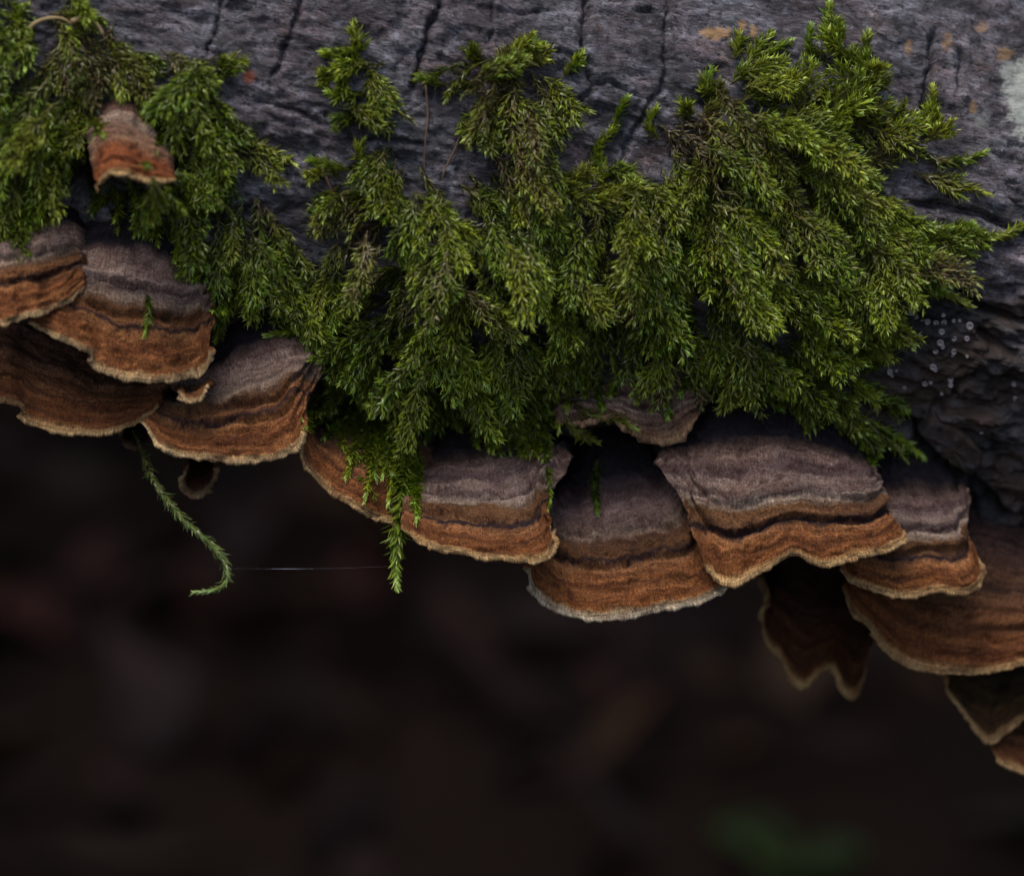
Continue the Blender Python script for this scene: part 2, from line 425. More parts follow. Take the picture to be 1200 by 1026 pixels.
def fungus_material(name, stops, height, seed, warm=1.0):
    t = NT(name)
    uv = t.n('ShaderNodeUVMap').outputs[0]
    sp = t.n('ShaderNodeSeparateXYZ'); t.l(uv, sp.inputs[0])
    cb = t.n('ShaderNodeCombineXYZ'); t.l(sp.outputs[0], cb.inputs[0])
    t.l(t.math('MULTIPLY', sp.outputs[1], height), cb.inputs[1]); cb.inputs[2].default_value = seed*3.7
    p = cb.outputs[0]
    warp = t.noise(p, 0.16, 3, 0.6)
    wf = t.noise(p, 0.9, 4, 0.65)
    v = t.math('ADD', sp.outputs[1], t.math('MULTIPLY', t.math('SUBTRACT', warp, 0.5), 0.13))
    v = t.math('ADD', v, t.math('MULTIPLY', t.math('SUBTRACT', wf, 0.5), 0.05))
    edge = t.ramp(sp.outputs[1], [(0.93,(0,0,0)), (0.975,(1,1,1))])
    v = t.math('ADD', t.math('MULTIPLY', v, t.math('SUBTRACT', 1.0, edge)), t.math('MULTIPLY', t.math('ADD', sp.outputs[1], t.math('MULTIPLY', t.math('SUBTRACT', wf, 0.5), 0.02)), edge))
    c = t.ramp(v, stops)
    # fine concentric growth lines, wandering along the cap
    cbl = t.n('ShaderNodeCombineXYZ'); t.l(t.math('MULTIPLY', sp.outputs[0], 0.07), cbl.inputs[0]); t.l(t.math('MULTIPLY', v, height*1.35), cbl.inputs[1]); cbl.inputs[2].default_value = seed
    lines = t.noise(cbl.outputs[0], 1.0, 5, 0.7)
    fib = t.noise(t.scale(p, (3.4, 0.8, 1)), 1.0, 5, 0.7, 0.8)
    mot = t.noise(p, 2.2, 5, 0.7)
    c = t.mix(t.ramp(lines, [(0.36,(0,0,0)), (0.62,(1,1,1))]), t.mix(1.0, c, (0.50,0.43,0.42), 'MULTIPLY'), t.mix(1.0, c, (1.35,1.32,1.27), 'MULTIPLY'))
    c = t.mix(t.ramp(fib, [(0.36,(0,0,0)), (0.64,(1,1,1))]), t.mix(1.0, c, (0.60,)*3, 'MULTIPLY'), t.mix(1.0, c, (1.3,)*3, 'MULTIPLY'))
    c = t.mix(t.ramp(mot, [(0.34,(0.9,)*3), (0.48,(0,0,0))]), c, t.mix(1.0, c, (0.38,0.33,0.36), 'MULTIPLY'))
    c = t.mix(t.ramp(t.noise(p, 0.33, 4, 0.6), [(0.36,(0.75,)*3), (0.52,(0,0,0))]), c, t.mix(1.0, c, (0.62,0.52,0.50), 'MULTIPLY'))
    c = t.mix(t.ramp(t.noise(p, 1.3, 4, 0.7), [(0.60,(0,0,0)), (0.72,(0.5,)*3)]), c, t.mix(1.0, c, (1.6,1.5,1.45), 'MULTIPLY'))
    grain = t.noise(p, 4.5, 3, 0.7)
    c = t.mix(t.ramp(grain, [(0.38,(0,0,0)), (0.62,(1,1,1))]), t.mix(1.0, c, (0.62,0.60,0.60), 'MULTIPLY'), t.mix(1.0, c, (1.32,)*3, 'MULTIPLY'))
    crk = t.noise(t.scale(cbl.outputs[0], (1.6, 2.2, 1)), 1.0, 4, 0.6)
    c = t.mix(t.ramp(crk, [(0.30,(.85,)*3), (0.36,(0,0,0))]), c, (0.03,0.016,0.014))
    c = t.mix(1.0, c, (1.5,1.46,1.42), 'MULTIPLY')
    t.l(c, t.b.inputs['Base Color'])
    t.b.inputs['Roughness'].default_value = 0.78
    t.b.inputs['Specular IOR Level'].default_value = 0.15
    t.b.inputs['Sheen Weight'].default_value = 0.02
    t.b.inputs['Sheen Roughness'].default_value = 0.4
    h = t.math('ADD', t.math('MULTIPLY', fib, 0.5), t.math('ADD', t.math('MULTIPLY', lines, 0.9), t.math('ADD', t.math('MULTIPLY', mot, 0.7), t.math('MULTIPLY', grain, .35))))
    t.l(t.bump(h, 1.0, 0.0015), t.b.inputs['Normal'])
    return t.m

def pore_material():
    t = NT('fungus_underside')
    tc = t.n('ShaderNodeTexCoord').outputs['Object']
    nz = t.noise(tc, 900, 3, 0.6)
    t.l(t.ramp(nz, [(0.3,(0.10,0.055,0.03)), (0.7,(0.22,0.13,0.075))]), t.b.inputs['Base Color'])
    t.b.inputs['Roughness'].default_value = 0.85
    t.l(t.bump(nz, 0.5, 0.0004), t.b.inputs['Normal'])
    return t.m
M_PORE = pore_material()

BR_BVH = []     # (verts, faces) of every cap, for the moss to rest on
def bracket(label, A, M, W, zones, seed, steps=(), ns=120, nt=70, wave=1.0, dome=0.75, rim=0.85, name='bracket_fungus', embed=0.8, thick=6.0, jag=1.6, fl=None, fr=None):
    """A: attachment line, M: free margin (photo pixels, left to right); W: depth of the margin at left, middle, right end"""
    A2 = catmull(A, ns); M2 = catmull(M, ns)
    s = np.linspace(0, 1, ns)
    M2 = M2 + (jag*fbm(s*len(M)*3.1, seed*3.3+0*s, 0, 4, .6) * np.array([[0.3],[1.0]]) ).T
    FA = log_hit(A2[:, 0], A2[:, 1]); FA = FA - log_normal(FA)*embed
    W = np.asarray(W, float)
    wm = np.interp(s, np.linspace(0, 1, len(W)), W)
    ker = np.hanning(2*(ns//10)+1); ker /= ker.sum()
    wm = np.convolve(np.pad(wm, ns//10, mode='edge'), ker, 'valid')
    wm = wm - 0.17*(M2[:, 0]-600)*S
    wm = wm + wave*(1.5*fbm(s*5.0, seed+0*s, 1.7, 2))
    t = np.linspace(0, 1, nt)[None, :]
    kk_ = np.hanning(2*(ns//6)+1); kk_ /= kk_.sum(); pd = ns//6
    ext = np.vstack([2*M2[0]-M2[pd:0:-1], M2, 2*M2[-1]-M2[-2:-pd-2:-1]])
    MS = np.stack([np.convolve(ext[:, c_], kk_, 'valid') for c_ in (0, 1)], -1)
    tb = t**3.5
    X = A2[:, None, 0]*(1-t) + (MS[:, None, 0]*(1-tb)+M2[:, None, 0]*tb)*t
    Y = A2[:, None, 1]*(1-t) + (MS[:, None, 1]*(1-tb)+M2[:, None, 1]*tb)*t
    f = dome*np.sin(t*math.pi/2) + (1-dome)*t
    Wd = FA[:, None, 2]*(1-f) + wm[:, None]*f
    P = pix(X, Y, Wd)
    wlen = np.concatenate([[0], np.cumsum(np.linalg.norm(np.diff(P[:, -1], axis=0), axis=1))])
    hgt = float(np.median(np.linalg.norm(np.diff(P, axis=1), axis=2).sum(1)))
    def nrm(P):
        du = np.gradient(P, axis=0); dv = np.gradient(P, axis=1)
        n = norm(np.cross(dv, du)); n[n[..., 2].mean() * n[..., 2] < 0] *= 1
        return n if n[..., 2].mean() > 0 else -n
    N = nrm(P)
    tw = t + 0.035*fbm(s[:, None]*4.0, t*2.0, seed, 3)
    rel = np.zeros_like(X)
    for (p0, amp, wd) in steps:        # growth steps: a ridge that falls into a groove
        rel += amp*(1/(1+np.exp((tw-p0)/wd)) ) * np.exp(-np.clip(p0-tw, 0, 1)/0.16)
        rel -= 0.55*amp*np.exp(-((tw-p0-1.5*wd)/(1.6*wd))**2)
    wmm = wlen[:, None]
    rel += 0.55*fbm(wmm/6.5, t*hgt/2.2+seed, seed, 3) + 0.22*fbm(wmm/1.5, t*hgt/1.0, seed+5, 3)
    rel += 0.9*wave*np.clip(t, 0, 1)**1.5*fbm(wmm/7.0, t*0.6, seed+9, 2) + .55*fbm(wmm/9, t*hgt/1.7+fbm(wmm/4, t*3, seed, 2), seed+2, 2)
    env = np.clip(t/0.12, 0, 1)
    P = P + N*(rel*env)[..., None]
    N = nrm(P)
    base = to_world(FA.mean(0) + 1.0*log_normal(FA.mean(0)))
    root = thing(name, label, 'fungus', base)
    vmax = np.ones(ns)
    for fd, q in ((fl, s), (fr, 1-s)):          # towards a shoulder the outer zones run out over the edge
        if fd:
            e_ = np.clip(q/fd[0], 0, 1); vmax = np.minimum(vmax, fd[1]+(1-fd[1])*e_)
    vm_ = vmax
    # rounded rim
    dv = norm(P[:, -1]-P[:, -3]); n1 = norm(N[:, -1] - (N[:, -1]*dv).sum(-1, keepdims=True)*dv)
    rr = .6*rim*(0.85+0.3*fbm(s*len(M)*2.3, seed+0*s, 4.0, 3))[:, None]
    taper = np.clip(np.minimum(s, 1-s)*8, 0.25, 1)[:, None]
    rr = rr*taper*(.55+.45*np.clip((vm_-.8)/.15, 0, 1))[:, None]
    ph = np.linspace(0, math.pi, 9)
    rimP = np.stack([P[:, -1] - n1*rr + rr*(math.cos(q)*n1 + (0.9*math.sin(q))*dv) for q in ph], 1)
    cut = int(nt*0.955)
    zm = fungus_material('fungus_cap', zones, hgt, seed)
    uvc = np.stack(np.broadcast_arrays(wmm, t*vmax[:, None]), -1)
    capV = P[:, :cut+1]; capUV = uvc[:, :cut+1]
    # underside follows the cap, thicker towards the log
    th = 2*rr + (1-t)*thick*0.9
    P0 = pix(X, Y, Wd)
    U = np.minimum(P, P0+50) - np.array([0, .38, .92])*(th + .9*(1-t))[..., None]
    U[:, -1] = rimP[:, -1]
    # side closing strips belong to the cap
    Vs, Fs, Us = [capV.reshape(-1, 3)], [grid_faces(ns, cut+1)], [capUV.reshape(-1, 2)]
    off = len(Vs[0])
    for idx in (0, ns-1):
        mid = (P[idx]+U[idx])/2 + (-1 if idx == 0 else 1)*np.array([1.0, 0, 0])*th[idx if th.shape[0] > 1 else 0][:, None]*0.35
        st = np.stack([P[idx], mid, U[idx]], 1).reshape(-1, 3)
        Vs.append(st); Fs.append(grid_faces(nt, 3, off)); Us.append(np.stack([np.repeat(np.full(nt, wlen[idx]), 3), np.repeat(t[0]*0.93*vmax[idx], 3)], -1)); off += len(st)
    cap = mesh_np('cap', local(np.vstack(Vs), base), Fs, zm, root, uv=np.vstack(Us))
    mP = np.concatenate([P[:, cut:], rimP[:, 1:]], 1)
    nm = mP.shape[1]
    vm = np.concatenate([t[0, cut:], np.linspace(1, 1.0, 8)])
    mUV = np.stack(np.broadcast_arrays(wmm, vm[None, :]*vmax[:, None]), -1)
    mesh_np('margin', local(mP.reshape(-1, 3), base), [grid_faces(ns, nm)], zm, cap, uv=mUV.reshape(-1, 2))
    mesh_np('underside', local(U.reshape(-1, 3), base), [grid_faces(ns, nt)], M_PORE, root)
    BR_BVH.append((P.reshape(-1, 3), grid_faces(ns, nt)))
    return root, P

ST2 = ((.60, 0.9, .012), (.745, 1.2, .010), (.36, 0.5, .03))
ST1 = ((.70, 1.1, .010), (.52, 0.8, .014), (.3, 0.5, .03))
B = {}
B['b1'] = bracket('lavender and orange bracket fungus overlapping the two-lobed one, under soft moss',
    [(-60,228),(-20,226),(25,222),(60,226),(80,236)], [(-75,366),(-40,374),(0,380),(30,372),(60,364),(85,350),(101,338)], (-3,-1,-6), Z_LEFT, 1, ST1, ns=90)
B['b2'] = bracket('wide two-lobed bracket fungus with purple-black base and a short green moss sprig on its cap',
    [(82,285),(95,262),(130,246),(180,248),(215,285),(245,330)], [(33,376),(58,391),(88,405),(107,415),(112,430),(145,443),(185,447),(215,443),(236,437),(245,422),(246,395),(250,365),(248,345)], (-5,-5,-5,-5,-7,-10), Z_LEFT, 2, fr=(.22,.5), steps= ((.45,1.5,.012),(.62,1.0,.01),(.3,0.6,.03)), wave=1.3, ns=140)
B['b3'] = bracket('thin rusty brown bracket fungus with pale edge below the two-lobed one',
    [(-70,345),(0,350),(60,365),(130,395),(200,435)], [(-75,462),(-30,468),(8,471),(24,476),(26,488),(48,500),(85,507),(118,508),(150,499),(170,488),(187,476)], (-14,-12,-13), Z_BROWN, 3, ((.55,.6,.01),(.75,.5,.01)), ns=130)
B['b4'] = bracket('bracket fungus with blue-black top and broad orange skirt beside the green moss edge',
    [(214,452),(240,415),(268,375),(310,355),(345,360),(368,392)], [(165,496),(180,515),(208,530),(245,538),(285,540),(320,537),(342,529),(353,516),(354,494),(362,470),(374,440),(376,415)], (-9,-8,-8,-8,-10,-14), Z_LEFT, 4, fr=(.32,.40), steps= ((.62,1.3,.01),(.72,1.2,.01),(.35,.5,.03)), ns=130, nt=80)
B['b4b'] = bracket('tiny pale-lipped fungus lobe wedged below the two-lobed bracket',
    [(205,440),(225,432),(248,436)], [(209,458),(222,468),(238,464),(246,450)], (-6,-4,-6), Z_LEFT, 5, (), ns=40, nt=24, wave=.4, rim=.6)
B['b5'] = bracket('small rust-orange bracket fungus standing alone with moss all round it',
    [(112,128),(132,112),(160,118),(182,150)], [(113,226),(116,214),(124,206),(145,203),(165,209),(190,212),(206,213)], (8,11,8), [(0,(0.10,0.05,0.04)), (.2,(0.14,0.08,0.06)), (.3,(0.36,0.28,0.22)), (.36,(0.25,0.16,0.11)), (.58,(0.26,0.15,0.09)), (.66,(0.28,0.09,0.03)), (.78,(0.25,0.075,0.025)), (.82,(0.19,0.06,0.02)), (.88,(0.32,0.11,0.035)), (.94,(0.25,0.09,0.03)), (.962,(0.45,0.27,0.10)), (.985,(0.5,0.36,0.17))], 6, ((.3,.9,.02),(.62,.6,.02)), ns=80)
B['b6'] = bracket('brown fan-shaped bracket fungus half hidden behind dangling moss shoots',
    [(372,500),(420,478),(470,480),(520,500)], [(356,512),(360,540),(374,562),(390,579),(415,594),(440,607),(470,613),(505,618)], (-12,-12,-19), [(p, tuple(np.array(c)*1.15)) for p, c in Z_BROWN], 7, ((.5,.8,.02),(.7,.6,.02)), ns=120)
B['b7'] = bracket('bracket fungus in grey and orange tiers beside the longest moss shoot',
    [(486,530),(520,496),(570,488),(620,496),(660,515)], [(470,618),(492,636),(520,646),(555,652),(590,656),(622,660),(640,655),(648,640),(645,618),(640,598),(648,572),(662,555),(669,535)], (-6,-6,-6,-6,-8,-11,-14), Z_FULL, 8, fr=(.30,.36), steps= ((.56,1.1,.01),(.72,1.2,.009),(.4,.7,.02),(.25,.6,.02)), ns=150, nt=90)
B['b8'] = bracket('darkest bracket fungus with black base and rusty skirt, set back between two lighter ones',
    [(656,560),(672,522),(705,500),(745,505),(772,540)], [(645,590),(636,620),(621,658),(622,684),(638,706),(665,719),(700,725),(740,722),(780,713),(820,706),(838,697),(850,688),(840,655),(820,612),(800,585),(785,560)], (-17,-15,-12,-10,-10,-11,-14,-18), Z_DARK, 9, fl=(.17,.5), fr=(.26,.42), steps= ((.575,1.1,.012),(.72,1.3,.01),(.4,.5,.03)), ns=160, nt=90)
B['b9'] = bracket('largest bracket fungus, lavender dome with blue-black crown and scalloped orange edge',
    [(778,520),(800,492),(845,468),(910,466),(970,490),(1020,545)], [(771,540),(782,560),(800,580),(812,615),(822,650),(836,678),(858,684),(885,673),(912,659),(930,650),(948,658),(966,664),(995,656),(1030,648),(1052,639),(1064,628),(1048,606),(1028,585),(1026,562)], (-14,-11,-9,-7,-4,-4,-4,-5,-8,-12), Z_FULL, 10, fl=(.30,.42), fr=(.16,.42), steps= ((.60,1.3,.010),(.745,1.7,.009),(.42,.9,.02),(.5,.6,.01)), ns=190, nt=110, wave=1.3)
B['b10'] = bracket('medium bracket fungus tucked beside the largest, against the dark loose bark',
    [(1010,545),(1050,525),(1090,535),(1128,562)], [(985,668),(1000,682),(1030,692),(1060,699),(1080,697),(1095,692),(1125,695),(1143,691),(1152,676),(1146,652),(1133,630),(1132,608),(1138,588),(1136,574)], (-12,-10,-9,-9,-12,-15,-18), Z_FULL, 11, fr=(.30,.38), steps= ((.56,1.2,.012),(.70,1.4,.01)), ns=130, nt=80)
B['b11'] = bracket('small knobbly grey-brown fungus above the black hollow, under the moss fringe',
    [(655,470),(700,452),(750,432),(795,430),(820,448)], [(655,494),(690,492),(718,488),(738,503),(770,517),(795,515),(806,498),(826,472)], (-16,-12,-16), Z_GREY, 12, ((.55,1.0,.02),(.8,.7,.02)), ns=100, nt=50, wave=1.5, rim=1.1)
B['b12'] = bracket('broad shadowed brown bracket fungus low under the dark loose bark, soft in focus',
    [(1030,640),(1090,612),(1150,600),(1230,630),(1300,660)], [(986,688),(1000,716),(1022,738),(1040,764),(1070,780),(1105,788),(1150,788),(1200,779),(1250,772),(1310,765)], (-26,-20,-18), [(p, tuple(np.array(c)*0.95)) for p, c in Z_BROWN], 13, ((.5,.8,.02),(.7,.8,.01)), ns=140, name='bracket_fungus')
B['b13'] = bracket('dark two-pointed bracket fungus hanging far under the log with thin pale rim',
    [(872,640),(930,625),(1000,635),(1050,655)], [(893,676),(900,700),(893,728),(898,752),(915,772),(926,794),(942,806),(958,793),(972,782),(984,796),(992,813),(1003,817),(1010,803),(1013,780)], (-44,-40,-44), [(p, tuple(np.array(c)*0.5)) for p, c in Z_BROWN[:-2]]+Z_BROWN[-2:], 14, (), ns=120, nt=50, wave=.6, jag=.6)  # zones darkened: shade under the log painted into the cap colour
B['b14'] = bracket('dark pointed bracket fungus beneath the broad shadowed one, greenish on its cap',
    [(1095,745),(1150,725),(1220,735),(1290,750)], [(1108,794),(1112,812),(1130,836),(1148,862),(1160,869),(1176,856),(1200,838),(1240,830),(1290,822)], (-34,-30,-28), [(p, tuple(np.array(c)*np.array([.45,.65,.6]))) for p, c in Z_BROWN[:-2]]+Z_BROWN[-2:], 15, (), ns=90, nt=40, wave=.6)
B['b15'] = bracket('lowest orange-edged bracket fungus, just a corner of it showing',
    [(1160,800),(1220,790),(1290,800)], [(1164,880),(1172,892),(1192,900),(1230,912),(1290,915)], (-32,-28,-26), Z_BROWN, 16, (), ns=60, nt=40, wave=.6)
B['b16'] = bracket('tiny dark tongue-shaped fungus hanging below the blue-black bracket',
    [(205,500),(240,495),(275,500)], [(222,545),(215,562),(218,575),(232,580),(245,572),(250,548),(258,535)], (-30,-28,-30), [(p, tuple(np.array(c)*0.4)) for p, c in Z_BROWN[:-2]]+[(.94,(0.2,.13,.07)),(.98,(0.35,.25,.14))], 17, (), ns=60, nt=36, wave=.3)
B['b17'] = bracket('blackish fungus stub where the twisted moss strand hangs',
    [(125,480),(150,475),(180,480)], [(142,505),(146,516),(158,521),(168,514),(176,500)], (-24,-22,-24), [(0,(0.03,.02,.015)),(.8,(0.06,.04,.025)),(1,(0.1,.07,.04))], 18, (), ns=40, nt=24, wave=.3)

# collision surface for moss
bv = [LP.reshape(-1, 3)[:, :]]; bf = [LOGF]; off = len(bv[0])
# a light copy of the log: every third row
LPc = LP[::3, ::3]; bv = [LPc.reshape(-1, 3)]; bf = [grid_faces(*LPc.shape[:2])]; off = len(bv[0])
for V, Fq in BR_BVH:
    bv.append(V); bf.append(Fq+off); off += len(V)
LOGT = BVHTree.FromPolygons(bv[0].tolist(), bf[0].tolist())
TREE = BVHTree.FromPolygons(np.vstack(bv).tolist(), np.vstack(bf).tolist())
CAMF = Vector((0, 0, DIST))
def front_w(P):
    """depth of the first surface on the line of sight through frame point P"""
    v = Vector(P); d = (v-CAMF).normalized()
    hit = TREE.ray_cast(CAMF, d)
    return hit[0]

# ------------------------------------------------------------------ moss
LEAF_U = np.array([0, .3, .3, .3, .64, .64, .64, 1.0])
LEAF_W = np.array([0, -1, 0, 1, -.46, 0, .46, 0])
LEAF_F3 = np.array([[0,1,2],[0,2,3],[4,7,5],[5,7,6]]); LEAF_F4 = np.array([[1,4,5,2],[2,5,6,3]])
def leaves_mesh(base, T, N, length, width, alpha, curl, side, colr):
    """all leaves at once: base, stem direction, outward direction (n,3), sizes (n,)"""
    n = len(base)
    Bx = np.cross(T, N)
    L = norm(np.cos(alpha)[:, None]*T + np.sin(alpha)[:, None]*N)
    O = norm(np.cross(Bx, L)); O = O*np.sign((O*N).sum(-1, keepdims=True)+1e-9)   # outward side of the leaf
    u = LEAF_U[None, :, None]; w = LEAF_W[None, :, None]
    ln = length[:, None, None]
    V = base[:, None] + L[:, None]*ln*u + Bx[:, None]*(width[:, None, None]*w + side[:, None, None]*ln*u**2.2)
    V = V + O[:, None]*ln*(curl[:, None, None]*u**2)
    V = V + O[:, None]*(0.35*width[:, None, None]*((np.abs(w) < .1)*(u > 0)*(u < 1)))
    idx = (np.arange(n)*8)[:, None, None]
    F3 = (LEAF_F3[None]+idx).reshape(-1, 3); F4 = (LEAF_F4[None]+idx).reshape(-1, 4)
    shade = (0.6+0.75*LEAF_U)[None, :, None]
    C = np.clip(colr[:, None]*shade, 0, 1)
    return V.reshape(-1, 3), F3, F4, C.reshape(-1, 3)

GREENS = np.array([[0.105,0.165,0.008],[0.145,0.195,0.010],[0.180,0.212,0.014],[0.075,0.140,0.008],[0.195,0.205,0.020]])
BROWNS = np.array([[0.125,0.090,0.040],[0.155,0.120,0.065],[0.095,0.060,0.030],[0.135,0.125,0.035]])

def leaf_shoot(path, brown, dens=1.0, llen=1.45, tuft=1.0, stemcol=None, spread=1.0, bright=1.0, hue=None):
    """leaves round one stem path (k,3). returns arrays"""
    seg = np.linalg.norm(np.diff(path, axis=0), axis=1); Lc = np.concatenate([[0], np.cumsum(seg)]); tot = Lc[-1]
    n = max(8, int(tot/0.125*dens))
    sp = np.sort(rng.random(n))*tot
    s01 = sp/tot
    base = np.stack([np.interp(sp, Lc, path[:, k]) for k in range(3)], -1)
    T = norm(np.stack([np.interp(np.minimum(sp+.3, tot), Lc, path[:, k])-np.interp(np.maximum(sp-.3, 0), Lc, path[:, k]) for k in range(3)], -1))
    ref = np.array([0.31, 0.2, 0.93]); a = norm(np.cross(T, ref)); b = np.cross(T, a)
    ang = np.arange(n)*2.39996 + rng.normal(0, .35, n)
    N = np.cos(ang)[:, None]*a + np.sin(ang)[:, None]*b
    tip = np.clip((s01-.75)/.25, 0, 1)
    ln = llen*(0.75+0.5*rng.random(n))*(1-.45*tip)*(0.7+.3*np.clip(s01/.15, 0, 1))
    wd = ln*(0.125+.075*rng.random(n))
    al = np.radians(rng.normal(40, 11, n)*(1-.55*tip))*spread
    cu = rng.normal(-.10, .24, n); sd = rng.normal(0, .24, n)
    g = GREENS[rng.integers(len(GREENS))] if hue is None else np.asarray(hue)
    gj = GREENS[rng.integers(0, len(GREENS), n)]
    gc = .65*g+.35*gj
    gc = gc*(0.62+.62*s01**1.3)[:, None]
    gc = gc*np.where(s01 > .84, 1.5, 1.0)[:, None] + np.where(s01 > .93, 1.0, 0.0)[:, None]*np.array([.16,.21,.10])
    bm = np.clip(brown*1.45 - .5*s01 + rng.normal(0, .18, n) + .18*(s01 < .25), 0, 1)
    bc = BROWNS[rng.integers(0, len(BROWNS), n)]
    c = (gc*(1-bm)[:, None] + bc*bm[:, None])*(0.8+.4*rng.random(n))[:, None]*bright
    return base, T, N, ln, wd, al, cu, sd, c

class Moss:
    def __init__(s): s.L = []; s.stems = []; s.tips = []
    def add(s, path, brown, r=.16, **kw):
        s.L.append(leaf_shoot(path, brown, **kw)); s.stems.append((path, r)); s.tips.append(path[-1])
    def leaves(s):
        return leaves_mesh(*[np.concatenate([l[k] for l in s.L]) for k in range(9)])
    def stem_mesh(s):
        Vs, Fs, off = [], [], 0
        for p, r in s.stems:
            T = norm(np.gradient(p, axis=0)); a = norm(np.cross(T, [0.31, .2, .93])); b = np.cross(T, a); kk = len(p)
            rr = (r*np.linspace(1, .5, kk))[:, None]
            ring = np.stack([p+rr*(math.cos(q)*a+math.sin(q)*b) for q in (0, 2.094, 4.189)], 1)
            Vs.append(ring.reshape(-1, 3))
            i = (np.arange(kk-1)*3)[:, None]+np.arange(3)[None]; j = (np.arange(kk-1)*3)[:, None]+np.array([1, 2, 0])[None]
            Fs.append(np.stack([i, j, j+3, i+3], -1).reshape(-1, 4)+off); off += kk*3
        return np.vstack(Vs), np.vstack(Fs)

def moss_material():
    t = NT('moss_leaf')
    at = t.n('ShaderNodeAttribute', attribute_name='tint').outputs['Color']
    t.l(at, t.b.inputs['Base Color'])
    t.b.inputs['Roughness'].default_value = 0.34
    t.b.inputs['Specular IOR Level'].default_value = 0.42
    tr = t.n('ShaderNodeBsdfTranslucent')
    t.l(t.mix(1.0, at, (1.25,1.25,0.6), 'MULTIPLY'), tr.inputs[0])
    mx = t.n('ShaderNodeMixShader'); mx.inputs[0].default_value = 0.3
    t.l(t.b.outputs[0], mx.inputs[1]); t.l(tr.outputs[0], mx.inputs[2]); t.l(mx.outputs[0], t.out.inputs[0])
    return t.m
def plain(name, c, rough=.7, spec=.3, nscale=None, c2=None):
    t = NT(name)
    if nscale:
        tc = t.n('ShaderNodeTexCoord').outputs['Object']
        t.l(t.mix(t.ramp(t.noise(tc, nscale, 4, .6), [(.35,(0,0,0)),(.65,(1,1,1))]), c, c2), t.b.inputs['Base Color'])
    else: t.b.inputs['Base Color'].default_value = (*c, 1)
    t.b.inputs['Roughness'].default_value = rough; t.b.inputs['Specular IOR Level'].default_value = spec
    return t.m
M_MOSS = moss_material()
M_STEM = plain('moss_stem', (0.06,0.045,0.018), .6, .3, 500, (0.05,0.06,0.015))

POLYS = {
 'centre': [[(382,75),(412,50),(436,75),(452,125),(478,132),(465,146),(430,150),(400,135),(388,112)],
            [(488,92),(530,68),(600,58),(655,68),(676,66),(664,110),(668,150),(688,190),(640,235),(560,240),(596,165),(550,145),(525,112)],
            [(372,195),(430,182),(450,205),(480,232),(520,215),(560,222),(620,218),(688,192),(700,215),(720,150),(735,215),(770,222),(800,190),(800,450),(700,428),(662,440),(648,495),(620,508),(570,505),(530,490),(490,480),(470,515),(430,515),(402,480),(368,490),(378,465),(402,440),(385,400),(388,340),(380,300),(392,260),(376,230)]],
 'right': [[(800,190),(790,140),(806,112),(830,100),(850,120),(872,68),(912,56),(930,92),(950,110),(962,30),(982,28),(998,72),(1012,50),(1026,75),(1038,122),(1072,142),(1088,118),(1098,152),(1108,172),(1140,186),(1118,200),(1140,222),(1098,218),(1060,200),(1030,212),(1062,250),(1130,266),(1185,270),(1140,288),(1115,308),(1118,345),(1078,335),(1046,365),(1055,395),(1028,402),(1000,400),(1008,448),(1050,478),(1028,488),(1060,522),(1028,515),(1010,528),(980,498),(930,478),(880,452),(800,448)]],
 'left': [[(-25,-10),(28,8),(24,50),(30,100),(60,90),(80,60),(108,110),(112,140),(85,180),(78,225),(62,245),(40,238),(20,272),(-25,268)],
          [(112,55),(170,62),(180,78),(240,68),(280,74),(262,96),(270,122),(300,152),(334,187),(300,190),(275,182),(262,215),(280,250),(302,244),(330,275),(368,312),(382,350),(372,392),(350,388),(330,358),(282,348),(262,395),(248,390),(252,342),(228,300),(208,298),(190,262),(176,222),(206,216),(184,150),(176,122),(142,96)],
          [(74,-5),(100,-5),(112,60),(122,112),(95,122),(68,100)],
          [(118,222),(200,216),(196,262),(160,250),(122,246)]],
}
HOLES = [(742,165,32,26),(660,240,11,9),(882,132,26,13),(930,395,17,24),(655,400,17,24),(805,362,18,11),(700,170,14,20),(1045,208,24,16),(470,185,30,30),(740,390,12,10),(420,250,16,16),(20,105,16,12),(545,205,24,20)]
ANCH = np.array([(10,20,20),(15,80,100),(60,120,110),(30,200,110),(100,110,80),(150,80,70),(240,75,10),(220,130,70),(260,160,40),(310,180,15),(190,200,85),(200,270,90),(250,280,80),(300,290,75),(340,320,70),(270,360,100),(360,350,100),
 (395,70,-150),(410,110,180),(440,120,20),(390,190,180),(430,220,110),(400,270,130),(520,95,180),(545,120,120),(590,80,-60),(640,90,-10),(660,70,-30),(650,140,60),(640,190,80),(590,200,90),(540,230,40),(720,140,-60),(700,185,-45),(690,220,0),(480,260,90),(420,340,150),(480,350,110),(390,470,150),(440,450,110),(470,480,95),(540,420,60),(580,480,70),(600,300,95),(660,300,95),(700,300,110),(760,300,80),(640,420,65),(690,430,85),(750,410,85),(800,400,70),
 (800,220,80),(880,250,70),(850,350,60),(930,330,55),(830,100,-75),(860,160,20),(900,60,-30),(975,40,-90),(1000,100,-80),(1040,140,-10),(1080,170,0),(1090,140,-85),(1050,200,10),(1120,215,30),(1000,250,50),(1060,270,20),(1110,290,10),(1080,330,25),(1040,370,40),(1000,400,20),(950,430,50),(900,450,55),(990,460,25),(1020,400,-35),(970,490,50),(860,430,80)], float)
